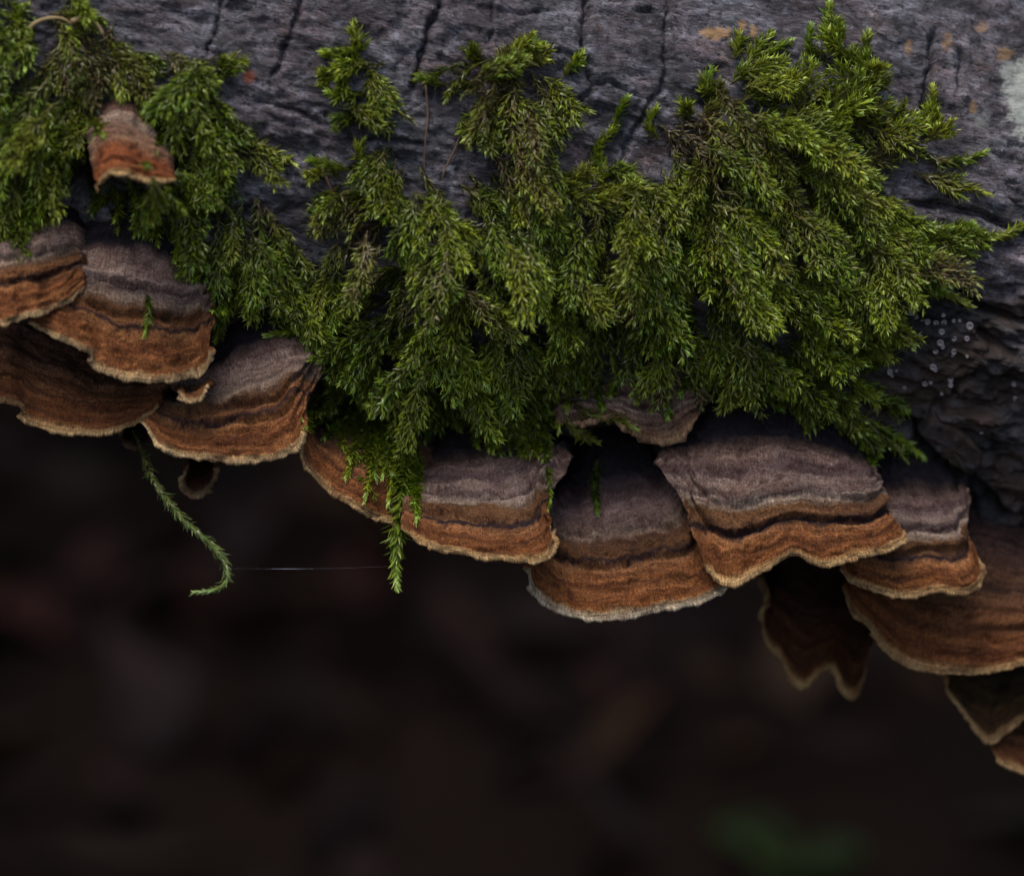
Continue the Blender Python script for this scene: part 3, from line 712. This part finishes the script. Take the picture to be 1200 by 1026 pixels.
BROWNSPOT = [(590,110,45,35,.9),(600,180,40,50,.9),(560,170,25,35,.8),(820,170,35,40,.9),(850,130,40,30,.7),(410,270,40,50,.75),(480,310,45,25,.7),(540,330,35,30,.6),(1010,150,40,30,.45),(1060,190,45,15,.8),(960,250,30,40,.5),(930,300,30,30,.45),(1090,295,50,12,.6),(790,440,60,16,.7),(740,320,40,25,.4),(100,70,50,40,.75),(180,80,50,20,.6),(280,240,40,30,.6),(680,210,40,20,.5),(900,200,40,40,.35),(460,170,40,40,.6),(650,160,25,30,.4),(560,260,25,30,.5)]
def brown_at(x, y):
    b = 0.06
    for cx, cy, rx, ry, v in BROWNSPOT:
        b = max(b, v*math.exp(-(((x-cx)/rx)**2+((y-cy)/ry)**2)))
    return b
def angle_at(x, y):
    d2 = (ANCH[:, 0]-x)**2+(ANCH[:, 1]-y)**2+200
    w = d2**-1.7; a = np.radians(ANCH[:, 2])
    return math.atan2((w*np.sin(a)).sum(), (w*np.cos(a)).sum())

def clear(path, gap=.45):
    """push a path out of the log and the fungi"""
    out = path.copy()
    for i, p in enumerate(out):
        h = front_w(p)
        if h is not None and p[2] < h[2]+gap and i > 0:
            out[i] = Vector(h) + (CAMF-h).normalized()*gap
    k = len(out)
    for _ in range(2):
        out[1:-1] = .5*out[1:-1]+.25*(out[:-2]+out[2:])
    return out

def bark_at(x, y):
    d = (Vector(pix(x, y, 0.0))-CAMF).normalized(); h = LOGT.ray_cast(CAMF, d)
    if h[0] is not None: return np.array(h[0])
    return log_hit(np.array([x]), np.array([y]))[0]

def grow(x, y, ang, length, h0, lift, droop, k=8):
    """path from a pixel on the bark: along ang over the bark, lifting off it and drooping under gravity"""
    P0 = bark_at(x, y); n = log_normal(P0[None])[0]
    d = np.array([math.cos(ang), -math.sin(ang), 0.0]); d = d - n*(d@n)
    d = norm(d); p = P0 + n*h0; path = [p]; step = length/(k-1)
    d = norm(d + n*lift); sw = rng.normal(0, .05, 3)
    for i in range(k-1):
        d = norm(d + DOWN*droop*(i/(k-1)) + rng.normal(0, .04, 3) + sw)
        p = p + d*step; path.append(p)
    return clear(np.array(path)), n

def plume(moss, path, n, brown, nb=10, bl=.30, **kw):
    """feather-like frond: side branches on both sides of the stem, shortest at the tip"""
    tot = np.linalg.norm(np.diff(path, axis=0), axis=1).sum(); kx = len(path)
    for j in range(nb):
        f = .12+.80*(j+rng.random()*.6)/nb
        q = f*(kx-1); i = int(min(q, kx-2)); p = path[i]+(path[i+1]-path[i])*(q-i)
        T = norm(path[i+1]-path[i]); sd = norm(np.cross(T, n))*(1 if j % 2 else -1)
        L = (.9+tot*bl*(1-.75*f)*(.5+min(1, f*4)*.5))*rng.uniform(.75, 1.25)
        d = norm(T*.80+sd*.62+n*rng.normal(.05, .22)); pts = [p]
        for m in range(3):
            d = norm(d+T*.16+DOWN*.07); p = p+d*L/3; pts.append(p)
        moss.add(np.array(pts), brown, llen=1.45, r=.08, **kw)

def branch(moss, path, brown, **kw):
    plume(moss, path, np.array([0, .1, 1.0]), brown, nb=int(rng.integers(3, 7)), bl=.28, **kw)

def fill(moss, polys, per_px):
    for poly in polys:
        P = np.array(poly, float); x0, y0 = P.min(0); x1, y1 = P.max(0)
        n = int((x1-x0)*(y1-y0)/per_px)
        xs = x0+rng.random(n)*(x1-x0); ys = y0+rng.random(n)*(y1-y0)
        ok = inside(xs, ys, poly)
        for hx, hy, hrx, hry in HOLES: ok &= ((xs-hx)/hrx)**2+((ys-hy)/hry)**2 > 1
        xs, ys = xs[ok], ys[ok]; ed = seg_dist(xs, ys, poly, True)[0]
        for hx, hy, hrx, hry in HOLES: ed = np.minimum(ed, 40*np.abs(np.sqrt(((xs-hx)/hrx)**2+((ys-hy)/hry)**2)-1)+6)
        for x, y, e in zip(xs, ys, ed):
            cl = float(pn(np.array(x/48.), np.array(y/48.), 2.5)); c2 = float(pn(np.array(x/38.), np.array(y/38.), 7.5))
            ang = angle_at(x, y)+1.3*cl+rng.normal(0, .2)
            Lp = (54+60*rng.random())*(1.0 if e > 14 else .72)     # px
            b = float(np.clip(brown_at(x, y)*1.1+.25*float(pn(np.array(x/30.), np.array(y/30.), 5.5))+rng.normal(0, .07), 0, 1))
            if math.sin(ang) < .5:
                tx, ty = np.array(x+math.cos(ang)*Lp*.5), np.array(y+math.sin(ang)*Lp*.5)
                if not inside(tx, ty, poly): Lp *= .55
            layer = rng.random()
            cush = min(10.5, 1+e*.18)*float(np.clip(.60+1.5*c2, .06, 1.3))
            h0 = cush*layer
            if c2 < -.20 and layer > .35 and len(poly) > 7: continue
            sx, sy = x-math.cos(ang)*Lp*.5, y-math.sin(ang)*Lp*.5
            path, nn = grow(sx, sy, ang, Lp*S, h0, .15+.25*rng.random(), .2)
            br_ = (.42+.78*layer)*rng.uniform(.8, 1.2); hue = GREENS[rng.integers(len(GREENS))]*.75+.25*GREENS[2 if y < 260 and x > 500 else 1]  # deeper layers get darker leaves, shade painted into their colour
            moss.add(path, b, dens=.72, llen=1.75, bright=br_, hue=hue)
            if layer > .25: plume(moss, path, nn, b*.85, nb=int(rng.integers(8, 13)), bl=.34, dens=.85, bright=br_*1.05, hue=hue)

def strand(pts, w=None, gap=.8, k=16):
    """explicit shoot along photo pixels; rests in front of whatever is there, or hangs at depth w"""
    Q = catmull(pts, k); out = []
    lastw = None
    for i, (x, y) in enumerate(Q):
        h = front_w(pix(x, y, 0.0))
        if w is not None: z = w if np.isscalar(w) else np.interp(i/(k-1), np.linspace(0, 1, len(w)), w)
        else:
            z = h[2]+gap if h is not None and h[2] > -80 else lastw
            if z is None: z = -8
            if lastw is not None: z = max(z, lastw-.6)
        lastw = z; out.append(pix(x, y, z))
    out = np.array(out)
    for _ in range(4): out[1:-1] = .5*out[1:-1]+.25*(out[:-2]+out[2:])
    return out

mosses = {kx: Moss() for kx in POLYS}
fill(mosses['centre'], POLYS['centre'], 330)
fill(mosses['right'], POLYS['right'], 330)
fill(mosses['left'], POLYS['left'], 330)

FRINGE = {  # distinct shoots along the mat edges: pixel path, brown
 'centre': [([(470,490),(480,540),(486,590)],.05),([(445,480),(432,520),(440,560)],.05),([(460,490),(462,540),(455,590)],.1),([(415,480),(400,510),(410,540)],.1),([(500,470),(505,495),(498,518)],.05),([(548,470),(556,500),(560,525)],.05),([(615,470),(622,500),(612,525)],.05),([(465,470),(448,505),(440,545)],.05),([(455,480),(470,530),(478,580)],.1),([(435,470),(410,495),(388,505)],.05),([(580,470),(584,500),(578,530)],.05),([(705,425),(700,455),(706,478)],.1),([(655,430),(668,455),(664,480)],.1),([(750,430),(752,450),(746,470)],.2),([(800,425),(803,445),(798,462)],.1),([(425,480),(438,520),(428,585)],.1),([(448,470),(455,520),(448,560)],.05),([(480,480),(488,540),(488,610)],.05),([(410,470),(395,500),(378,515)],.05),([(400,455),(378,478),(357,502)],.05),([(420,490),(415,530),(405,560)],.4),
   ([(560,470),(570,500),(573,528)],.05),([(535,450),(528,480),(540,505)],.1),([(600,470),(615,500),(620,520)],.05),([(635,430),(652,470),(655,505)],.05),([(590,460),(598,490),(592,512)],.05),([(625,440),(640,480),(632,515)],.1),
   ([(400,85),(392,68),(378,62)],.05),([(415,75),(420,50),(412,30)],.1),([(430,110),(400,112),(384,108)],.05),([(660,90),(672,75),(682,64)],.05),([(520,100),(500,92),(486,92)],.1),([(720,160),(724,135),(735,115)],.05),([(690,200),(705,165),(720,150)],.05),
   ([(700,225),(708,200),(700,180)],.1),([(772,165),(760,145),(768,128)],.1),([(410,200),(385,192),(362,188)],.05),([(430,200),(420,180),(425,165)],.05),([(370,395),(345,388),(312,394)],.1),([(670,470),(690,486),(720,490),(745,502)],.5),([(660,485),(675,505),(700,518)],.3),
   ([(690,420),(690,450),(684,470)],.1),([(720,415),(722,440),(715,465)],.2),([(560,120),(556,140),(566,160)],.1),([(430,320),(400,340),(385,345)],.05),([(440,350),(400,370),(388,375)],.05)],
 'right': [([(815,425),(822,440),(825,462)],.2),([(862,430),(868,455),(861,474)],.1),([(880,440),(900,465),(915,480)],.1),([(975,60),(968,30),(972,2)],.0),([(990,80),(976,50),(970,25)],.05),([(1018,85),(1014,60),(1018,38)],.1),([(1090,160),(1092,130),(1094,102)],.1),([(1080,160),(1084,140),(1090,120)],.1),
   ([(830,120),(828,100),(832,82)],.1),([(880,75),(905,60),(926,48)],.3),([(870,80),(890,55),(905,40)],.1),([(860,70),(866,50),(868,40)],.1),([(955,75),(948,50),(950,30)],.1),([(1085,185),(1120,190),(1155,178)],.3),([(1090,205),(1120,215),(1160,228)],.2),([(1070,200),(1100,215),(1130,232)],.5),
   ([(1050,280),(1110,282),(1150,280)],.5),([(1060,300),(1100,292),(1145,300)],.4),([(1070,265),(1100,268),(1140,262)],.2),([(1080,335),(1110,345),(1138,358)],.05),([(1040,360),(1060,380),(1070,405)],.05),([(1000,440),(1040,470),(1068,484)],.05),([(990,480),(1040,505),(1082,536)],.05),
   ([(985,420),(1020,405),(1056,388)],.05),([(1000,490),(1010,520),(1024,545)],.05),([(960,470),(990,500),(1005,510)],.05),([(1010,440),(1030,425),(1040,420)],.05),([(1030,405),(1055,400),(1066,402)],.1)],
 'left': [([(125,212),(140,235),(135,258)],.1),([(150,205),(160,230),(158,255)],.05),([(180,210),(182,240),(178,262)],.05),([(105,200),(112,225),(108,250)],.3),([(88,2),(86,50),(78,110)],.7),([(92,10),(98,60),(110,110)],.8),([(80,30),(60,80),(52,130)],.5),([(100,40),(120,80),(130,112)],.7),([(30,40),(20,25),(24,8)],.1),([(250,80),(270,72),(286,74)],.05),([(290,165),(320,178),(345,192)],.05),([(200,230),(210,270),(205,305)],.1),([(60,150),(35,190),(18,240)],.3),([(75,110),(60,170),(70,230)],.3),([(95,90),(105,130),(122,160)],.5),([(140,90),(165,110),(180,135)],.5),([(258,330),(262,370),(252,400)],.05),
   ([(40,200),(30,240),(18,268)],.05),([(100,70),(75,120),(30,150)],.4),([(300,230),(305,270),(310,300)],.4),([(310,240),(330,280),(365,320)],.3)],
}
for kx, lst in FRINGE.items():
    for pts, b in lst:
        pth = strand(pts)
        mosses[kx].add(pth, b, dens=1.5, llen=1.8, bright=1.1)
        if rng.random() < .45: branch(mosses[kx], pth, b, dens=.7)

MLAB = {'centre': 'thick green moss mat, brown in patches, draped over the middle of the log',
        'right': 'bright green feathery moss mat spreading over bark above the largest bracket',
        'left': 'soft-focus olive and green moss round the small lone bracket'}
for kx, mo in mosses.items():
    V, F3, F4, C = mo.leaves()
    base = to_world(V.mean(0)); 
    o = mesh_np('moss_mat', V*0+local(V, base), [F3, F4], M_MOSS, None, colr=C, smooth=False)
    o.location = Vector(base); tag(o, MLAB[kx], 'moss', kind='stuff')
    SV, SF = mo.stem_mesh()
    so = mesh_np('moss_stems', local(SV, base), [SF], M_STEM, o); so['kind'] = 'stuff'

def single_strand(label, pts, brown=.05, w=None, gap=1.0, br=True, llen=1.85, dens=1.9, spread=.9, hue=None, bright=1.1, k=18, r=.2):
    mo = Moss(); pth = strand(pts, w, gap, k)
    mo.add(pth, brown, dens=dens, llen=llen, spread=spread, hue=hue, bright=bright, r=r)
    if br: branch(mo, pth, brown, dens=.8)
    V, F3, F4, C = mo.leaves(); base = to_world(pth[0])
    root = thing('moss_shoot', label, 'moss', base)
    lv = mesh_np('leaves', local(V, base), [F3, F4], M_MOSS, root, colr=C, smooth=False); lv['kind'] = 'stuff'
    SV, SF = mo.stem_mesh(); mesh_np('stem', local(SV, base), [SF], M_STEM, root)
    return pth
long_tip = single_strand('longest moss shoot hanging free below the mat, past the brown fan', [(474,490),(472,560),(466,620),(463,655),(465,686)], br=False, gap=1.6, hue=(0.13,.18,.02), llen=2.5, dens=2.6, spread=1.05, r=.28)
single_strand('thin moss shoot lying over the right end of the grey and orange tiers', [(636,500),(642,545),(645,585),(642,598)], .25, gap=.7, br=False, llen=1.5, dens=1.0)
single_strand('moss shoot hanging over the small knobbly fungus', [(776,425),(780,455),(782,488)], .02, gap=1.0, br=False)
single_strand('shaded moss sprig lying on the darkest bracket', [(700,540),(698,570),(700,602)], .05, gap=.6, br=False, llen=1.6, hue=(0.03,.07,.01), bright=.8)
single_strand('short upright green sprig on the cap of the two-lobed bracket', [(172,345),(175,365),(169,393)], .0, gap=.5, br=False, llen=1.4)
single_strand('lone moss shoot creeping along the bark ledge past the mat', [(1120,280),(1160,280),(1185,272),(1206,258)], .2, gap=1.0, br=False)
tw = single_strand('twisted moss strand dangling free with a hooked end below the rusty brown bracket', [(158,505),(168,528),(178,560),(196,585),(218,612),(245,635),(262,655),(268,678),(255,691),(228,694)], .25, w=(-14,-4,0,2,3,3), br=False, llen=1.9, dens=2.2, spread=.55, hue=(0.085,.125,.05), k=40, r=.5)

# ------------------------------------------------------------------ small things on the log
def tube(P, r, k=6):
    P = np.asarray(P, float); T = norm(np.gradient(P, axis=0)); a = norm(np.cross(T, [0.31, .2, .93])); b = np.cross(T, a)
    r = np.broadcast_to(r, len(P))[:, None]
    q = np.linspace(0, 2*math.pi, k, endpoint=False)
    V = np.stack([P+r*(math.cos(x)*a+math.sin(x)*b) for x in q], 1).reshape(-1, 3); n = len(P)
    i = (np.arange(n-1)*k)[:, None]+np.arange(k)[None]; j = (np.arange(n-1)*k)[:, None]+((np.arange(k)+1) % k)[None]
    return V, [np.stack([i, j, j+k, i+k], -1).reshape(-1, 4), np.arange(k)[None, ::-1], (np.arange(k)+(n-1)*k)[None]]
M_STRAW = plain('dry_straw', (0.13,0.075,0.045), .7, .3, 400, (0.10,0.065,0.045))
M_PALESTRAW = plain('pale_straw', (0.30,0.23,0.11), .6, .3, 300, (0.2,0.14,0.07))
def straw(label, pts, r, mat, gap=.6, taper=.4, name='dry_stem'):
    pth = strand(pts, None, gap, 14); base = to_world(pth[0])
    V, F = tube(pth, r*np.linspace(1, taper, len(pth)))
    o = mesh_np(name, local(V, base), F, mat); o.location = Vector(base); tag(o, label, 'stem'); return o
straw('thin dry brown stem lying upright on bare bark beside the brown moss tuft', [(499,100),(502,140),(500,152),(497,178),(498,205)], .2, M_STRAW)
straw('reddish dry needle slanting across the bare bark patch', [(542,142),(536,170),(524,192),(517,212)], .26, M_STRAW)
straw('curved pale straw arching left out of the olive moss', [(29,44),(37,29),(53,22),(74,21),(86,30)], .42, M_PALESTRAW, 2.5, .6)
straw('curved pale straw arching right over the top of the olive moss', [(84,26),(98,20),(112,27),(121,41)], .5, M_PALESTRAW, 3.0, .7)
straw('crooked dry stem crossing bare bark between the two moss mats', [(372,185),(385,215),(398,240),(412,252)], .32, M_STRAW)
straw('grey bent root fibre hanging beside the moss edge', [(425,262),(412,275),(404,300),(400,325)], .45, M_PALESTRAW)
straw('dark little twig poking out of the moss above the black hollow', [(640,462),(655,464),(678,468),(700,470)], .45, plain('dark_twig', (0.05,0.035,0.035), .6, .3, 300, (0.09,0.07,0.07)), 1.0)

# pale ring-shaped cups on the dark bark
M_CUP = plain('pale_cup', (0.36,0.31,0.32), .6, .3, 800, (0.24,0.21,0.22))
cup_me = None
for i, (x, y, r) in enumerate([(1070,368,4),(1076,376,3),(1084,382,3.5),(1089,381,4),(1099,382,3.5),(1103,388,4),(1108,381,3.5),(1106,370,3),(1077,395,4),(1101,400,4),(1118,397,3.5),(1119,378,2.5),(1126,378,2.5),(1137,383,4.5),(1133,397,3.5),(1096,411,3.5),(1104,405,2.5),(1118,413,3.5),(1117,419,2.5),(1093,429,4),(1096,432,3),(1133,417,2),(1114,445,3.5),(1114,451,3),(1085,454,4),(1091,450,2.5),(1043,437,3.5),(1046,441,2.5),(1051,435,2),(1060,456,2.5),(1104,463,2),(1190,455,3),(1193,476,3.5),(1150,505,2.5)]):
    P = log_surface(np.array([float(x)]), np.array([float(y)]), .12)[0]; n = log_normal(P[None])[0]
    if cup_me is None:
        prof = [(0.0,.10),(.45,.10),(.62,.42),(.85,.5),(1.0,.3),(1.0,-.6)]; kk = 14
        qa = np.linspace(0, 2*math.pi, kk, endpoint=False)
        V = np.vstack([np.stack([rr*np.cos(qa), rr*np.sin(qa), np.full(kk, z)], -1) for rr, z in prof])
        i0 = np.arange(len(prof)-1)[:, None]*kk+np.arange(kk)[None]; j0 = np.arange(len(prof)-1)[:, None]*kk+((np.arange(kk)+1) % kk)[None]
        cp = mesh_np('cup_lichen', V, [np.stack([i0, j0, j0+kk, i0+kk], -1).reshape(-1, 4)], M_CUP)
        cup_me = cp.data
    else:
        cp = bpy.data.objects.new('cup_lichen', cup_me); col.objects.link(cp)
    wn_ = vec_world(n); cp.location = Vector(to_world(P)); cp.rotation_euler = Vector(wn_).to_track_quat('Z', 'Y').to_euler()
    sc_ = r*S*.001*rng.uniform(.9, 1.1); cp.scale = (sc_, sc_*rng.uniform(.85, 1.1), sc_)
    tag(cp, 'tiny pale ring-shaped cup on the dark bark beside the moss edge', 'lichen', 'pale ring cups on the dark bark')

# loose bark flakes, parts of the log
def flake(pts, th, lift, seed):
    P = np.array(pts, float); c = P.mean(0); n = 40
    out = catmull(np.vstack([P, P[:1]]), n+1)[:n]
    rings = [0.0, .35, .65, .88, 1.0]
    top, uvl = [], []
    for r_ in rings:
        q = c+(out-c)*r_ + (1.5*fbm(out[:, 0]/8, out[:, 1]/8, seed, 2)*r_)[:, None]
        S0 = log_surface(q[:, 0], q[:, 1]); nn = log_normal(S0)
        h = lift+.9*fbm(q[:, 0]/12, q[:, 1]/12, seed, 4, .65)+.3*fbm(q[:, 0]/4, q[:, 1]/4, seed+3, 2) - (.7 if r_ == 1 else 0)
        top.append(log_hit(q[:, 0], q[:, 1]) + nn*(h)[:, None]); uvl.append(np.stack([q[:, 0]*S, q[:, 1]*S], -1))
    bot = top[-1] - log_normal(top[-1])*(th)
    V = np.vstack(top+[bot]); UV = np.vstack(uvl+[uvl[-1]]); m = len(rings)+1
    i = np.arange(m-1)[:, None]*n+np.arange(n)[None]; j = np.arange(m-1)[:, None]*n+((np.arange(n)+1) % n)[None]
    F = np.stack([i, i+n, j+n, j], -1).reshape(-1, 4)
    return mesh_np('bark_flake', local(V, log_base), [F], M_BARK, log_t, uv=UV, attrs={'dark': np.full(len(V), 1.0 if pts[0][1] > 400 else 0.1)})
flake([(1076,508),(1095,492),(1125,505),(1150,530),(1142,558),(1120,548),(1098,530)], 5, .25, 1)
flake([(1172,215),(1215,220),(1240,240),(1200,245),(1180,232)], 3, .8, 3)

# spider thread from the hooked strand to the longest shoot
M_THREAD = plain('silk', (0.75,0.78,0.9), .25, .6)
tp = tw[len(tw)*3//4]; lp = long_tip[-3]
qq = np.linspace(0, 1, 24)[:, None]
thr = tp*(1-qq)+lp*qq - np.array([0, 1.0, 0])*(.25*np.sin(qq*math.pi))
V, F = tube(thr, .0022+.014*np.exp(-((qq[:, 0]-.36)/.08)**2), 4)
tb = to_world(thr[0]); th_o = mesh_np('spider_thread', local(V, tb), F, M_THREAD); th_o.location = Vector(tb)
tag(th_o, 'faint bluish spider thread strung between the two dangling moss strands', 'thread')

# dew drops on moss tips
M_DEW = NT('dew'); M_DEW.b.inputs['Base Color'].default_value = (.9,1,.9,1); M_DEW.b.inputs['Roughness'].default_value = .03
M_DEW.b.inputs['Transmission Weight'].default_value = 1.0; M_DEW.b.inputs['IOR'].default_value = 1.33; M_DEW = M_DEW.m
import bmesh
bm = bmesh.new(); bmesh.ops.create_icosphere(bm, subdivisions=2, radius=1.0)
iv = np.array([v.co[:] for v in bm.verts]); ifc = np.array([[v.index for v in f.verts] for f in bm.faces]); bm.free()
Vd, Fd, off = [], [], 0
for kx, mo in mosses.items():
    tips = np.array(mo.tips); sel = rng.random(len(tips)) < .12
    for p in tips[sel]:
        r_ = rng.uniform(.16, .42); Vd.append(p+np.array([0, -.1, .35])+iv*r_); Fd.append(ifc+off); off += len(iv)
Vd = np.vstack(Vd); base = to_world(Vd.mean(0))
dw = mesh_np('dew_drops', local(Vd, base), [np.vstack(Fd)], M_DEW); dw.location = Vector(base)
tag(dw, 'tiny glinting dew drops clinging to the moss tips', 'dew', kind='stuff')

# ------------------------------------------------------------------ the forest behind
def ground_material():
    t = NT('forest_floor'); tc = t.n('ShaderNodeTexCoord').outputs['Object']
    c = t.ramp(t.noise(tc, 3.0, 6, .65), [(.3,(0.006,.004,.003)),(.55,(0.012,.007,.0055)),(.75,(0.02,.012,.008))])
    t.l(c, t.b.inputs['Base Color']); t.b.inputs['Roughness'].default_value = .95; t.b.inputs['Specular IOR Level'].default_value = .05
    t.l(t.bump(t.noise(tc, 25, 5, .7), .8, .03), t.b.inputs['Normal']); return t.m
gx = np.concatenate([np.linspace(-60, -5, 12), np.linspace(-4.5, 4.5, 70), np.linspace(5, 60, 12)])
gy = np.concatenate([np.linspace(-60, -2, 12), np.linspace(-1.6, 9, 90), np.linspace(10, 90, 14)])
GX, GY = np.meshgrid(gx, gy, indexing='ij')
def gz(x, y): return .05*fbm(x*.6, y*.6, 0, 3)*np.clip((y-.2)/.6, 0, 1) + .15*np.clip((y-2.5)/4, 0, 1)**1.5 - .03*0
GZ = gz(GX, GY)
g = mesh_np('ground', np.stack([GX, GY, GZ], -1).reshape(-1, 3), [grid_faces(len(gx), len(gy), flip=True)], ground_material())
tag(g, 'dark forest floor far out of focus below the log', kind='structure')

def leafcard_material(name, trans=.25, rough=.5):
    t = NT(name); at = t.n('ShaderNodeAttribute', attribute_name='tint').outputs['Color']
    t.l(at, t.b.inputs['Base Color']); t.b.inputs['Roughness'].default_value = rough; t.b.inputs['Specular IOR Level'].default_value = .15
    tr = t.n('ShaderNodeBsdfTranslucent'); t.l(at, tr.inputs[0]); mx = t.n('ShaderNodeMixShader'); mx.inputs[0].default_value = trans
    t.l(t.b.outputs[0], mx.inputs[1]); t.l(tr.outputs[0], mx.inputs[2]); t.l(mx.outputs[0], t.out.inputs[0]); return t.m
M_FOL = leafcard_material('tree_foliage'); M_LITTER = leafcard_material('fallen_leaf', .1, .7)
def rand_dirs(n): return norm(rng.normal(0, 1, (n, 3)))
def leaf_cloud(base, T, length, width, colr):
    n = len(base); N = norm(np.cross(T, rand_dirs(n))); z = np.zeros(n)
    return leaves_mesh(base, T, N, length, width, np.full(n, .3), rng.normal(.05, .15, n), z+.05, colr)
# leaf litter
n = 5200
lx = rng.uniform(-2.6, 2.6, n); ly = rng.uniform(.5, 7.0, n)
T = norm(np.stack([rng.normal(0, 1, n), rng.normal(0, 1, n), rng.normal(.1, .25, n)], -1))
LC = np.array([[.026,.0105,.0075],[.018,.0095,.007],[.03,.0155,.008],[.018,.0115,.009],[.028,.010,.008],[.016,.008,.0075]])[rng.integers(0, 6, n)]
V, F3, F4, C = leaf_cloud(np.stack([lx, ly, gz(lx, ly)+.012], -1), T, rng.uniform(.05, .11, n), rng.uniform(.015, .032, n), LC)
lit = mesh_np('leaf_litter', V, [F3, F4], M_LITTER, colr=C); tag(lit, 'brown fallen leaves blurred on the forest floor', 'leaves', kind='stuff')

M_TREEBARK = plain('tree_bark', (0.05,0.042,0.035), .85, .2, 14, (0.10,0.085,0.07))
def shade_tree(x, y, h, r, crown_z, crown_r, label, seed):  # out-of-view trees, added to block sky and darken the floor behind
    z0 = float(gz(np.array(x), np.array(y)))
    base = (x, y, z0); root = thing('tree', label, 'tree', base, 'trees standing beyond the log')
    zz = np.linspace(-.1, h, 14); P = np.stack([.08*np.sin(zz*.7+seed), .08*np.cos(zz*.6+seed*2), zz], -1)
    V, F = tube(P, r*(1-.75*np.clip(zz/h, 0, 1)) + .5*r*np.exp(-np.clip(zz, 0, 9)/.15), 14)
    Vs, Fq, off = [V], [F[0]], len(V); cl = []
    for i in range(9):
        zb = crown_z-.3+rng.random()*(h-crown_z)*.8; a = rng.random()*6.28; L = crown_r*rng.uniform(.6, 1.0)
        q = np.linspace(0, 1, 6)[:, None]
        Pb = np.array([0, 0, zb])+q*np.array([math.cos(a)*L, math.sin(a)*L, L*.35])+q**2*np.array([0, 0, .2])
        v, f = tube(Pb, r*.3*(1-.8*q[:, 0]), 6); Vs.append(v); Fq.append(f[0]+off); off += len(v); cl += [Pb[3], Pb[4], Pb[5]]
    mesh_np('trunk', np.vstack(Vs), [np.vstack(Fq)], M_TREEBARK, root)
    nl = 11000; cl = np.array(cl); ci = cl[rng.integers(0, len(cl), nl)]
    b = ci+rng.normal(0, 1, (nl, 3))*np.array([.42, .42, .3])*crown_r*.5
    V, F3, F4, C = leaf_cloud(b, norm(rand_dirs(nl)+np.array([0, 0, -.5])), rng.uniform(.2, .36, nl), rng.uniform(.08, .15, nl), np.array([[.035,.06,.015],[.05,.08,.02],[.028,.05,.014]])[rng.integers(0, 3, nl)])
    c = mesh_np('crown', V, [F3, F4], M_FOL, root, colr=C, smooth=False)
    return root
SHADE_TREES = [(-.85,2.9,4.8,.10,1.4,2.2),(.95,3.5,5.0,.10,1.5,2.3),(-2.0,2.9,5.0,.11,1.5,2.2),(1.9,2.7,5.2,.12,1.5,2.2),(-.3,4.6,6.0,.15,2.2,2.6),(-3.8,6.0,6.2,.16,2.0,2.8),(3.6,5.6,6.0,.14,2.0,2.8),(1.2,8.2,7.0,.17,2.2,3.2),(-1.8,8.6,7.0,.16,2.2,3.2),(5.4,8.8,7.2,.18,2.0,3.2),(-5.6,9.4,7.2,.18,2.0,3.2)]
TL = ['young tree with the lowest crown, nearest behind the log','young tree with a thin trunk between two slender trees','slender tree with low crown beyond the high end of the log','slender tree with low crown beyond the low end of the log','tree straight behind the mossy stretch of the log','broad tree behind the slender one at the high end','broad tree behind the slender one at the low end','tall inner tree of the back row, towards the low end','tall inner tree of the back row, towards the high end','tall outermost tree of the back row beyond the low end','tall outermost tree of the back row beyond the high end']
for i, (a, lab) in enumerate(zip(SHADE_TREES, TL)): shade_tree(*a, lab, i*1.7)

# stump that holds up the high end of the log (out of frame)
sp_ = to_world(CEN-760*AX-R*E2); zs = np.array([-.05, 0, .1, .3, sp_[2]-.004, sp_[2]-.002])
P = np.stack([0*zs, 0*zs, zs], -1); V, F = tube(P, np.array([.26, .22, .17, .15, .14, .06]), 24)
so = mesh_np('tree_stump', V, F, M_TREEBARK); so.location = (sp_[0], sp_[1], 0); tag(so, 'grey stump that props up the high end of the log', 'stump')

# fern that gives the faint green glow at the lower right
def fern(x, y, label, big=1.0, nf=11):
    z0 = float(gz(np.array(x), np.array(y))); root = thing('fern', label, 'fern', (x, y, z0))
    for i in range(nf):
        a = i*2.4+rng.normal(0, .2); L = big*rng.uniform(.28, .45); q = np.linspace(0, 1, 26)[:, None]
        d = np.array([math.cos(a), math.sin(a), 0]); P = q*L*d*.8+np.array([0, 0, 1.0])*(L*.85*(q-.62*q**2))
        T = norm(np.gradient(P, axis=0)); sd = norm(np.cross(T, [0, 0, 1.0]))
        bs, Ts, ln = [], [], []
        for s_ in (-1, 1):
            bs.append(P[3:]); Ts.append(norm(sd[3:]*s_+T[3:]*.35)); ln.append(.16*L*np.sin(np.linspace(.5, 3.0, 23))**.8*1.6+.008)
        bs = np.vstack(bs); Ts = np.vstack(Ts); ln = np.concatenate(ln)
        N = np.tile([0, 0, 1.0], (len(bs), 1))
        V, F3, F4, C = leaves_mesh(bs, Ts, N, ln, ln*.14, np.zeros(len(bs)), np.full(len(bs), -.1), np.zeros(len(bs)), np.tile([.022,.038,.012], (len(bs), 1)))
        mesh_np('frond', V, [F3, F4], M_FOL, root, colr=C)
fern(.13, 1.12, 'small green fern blurred on the forest floor under the dark two-pointed bracket', .12, 3)

print('tris', sum(len(o.data.polygons) for o in sc.objects if o.type == 'MESH'))
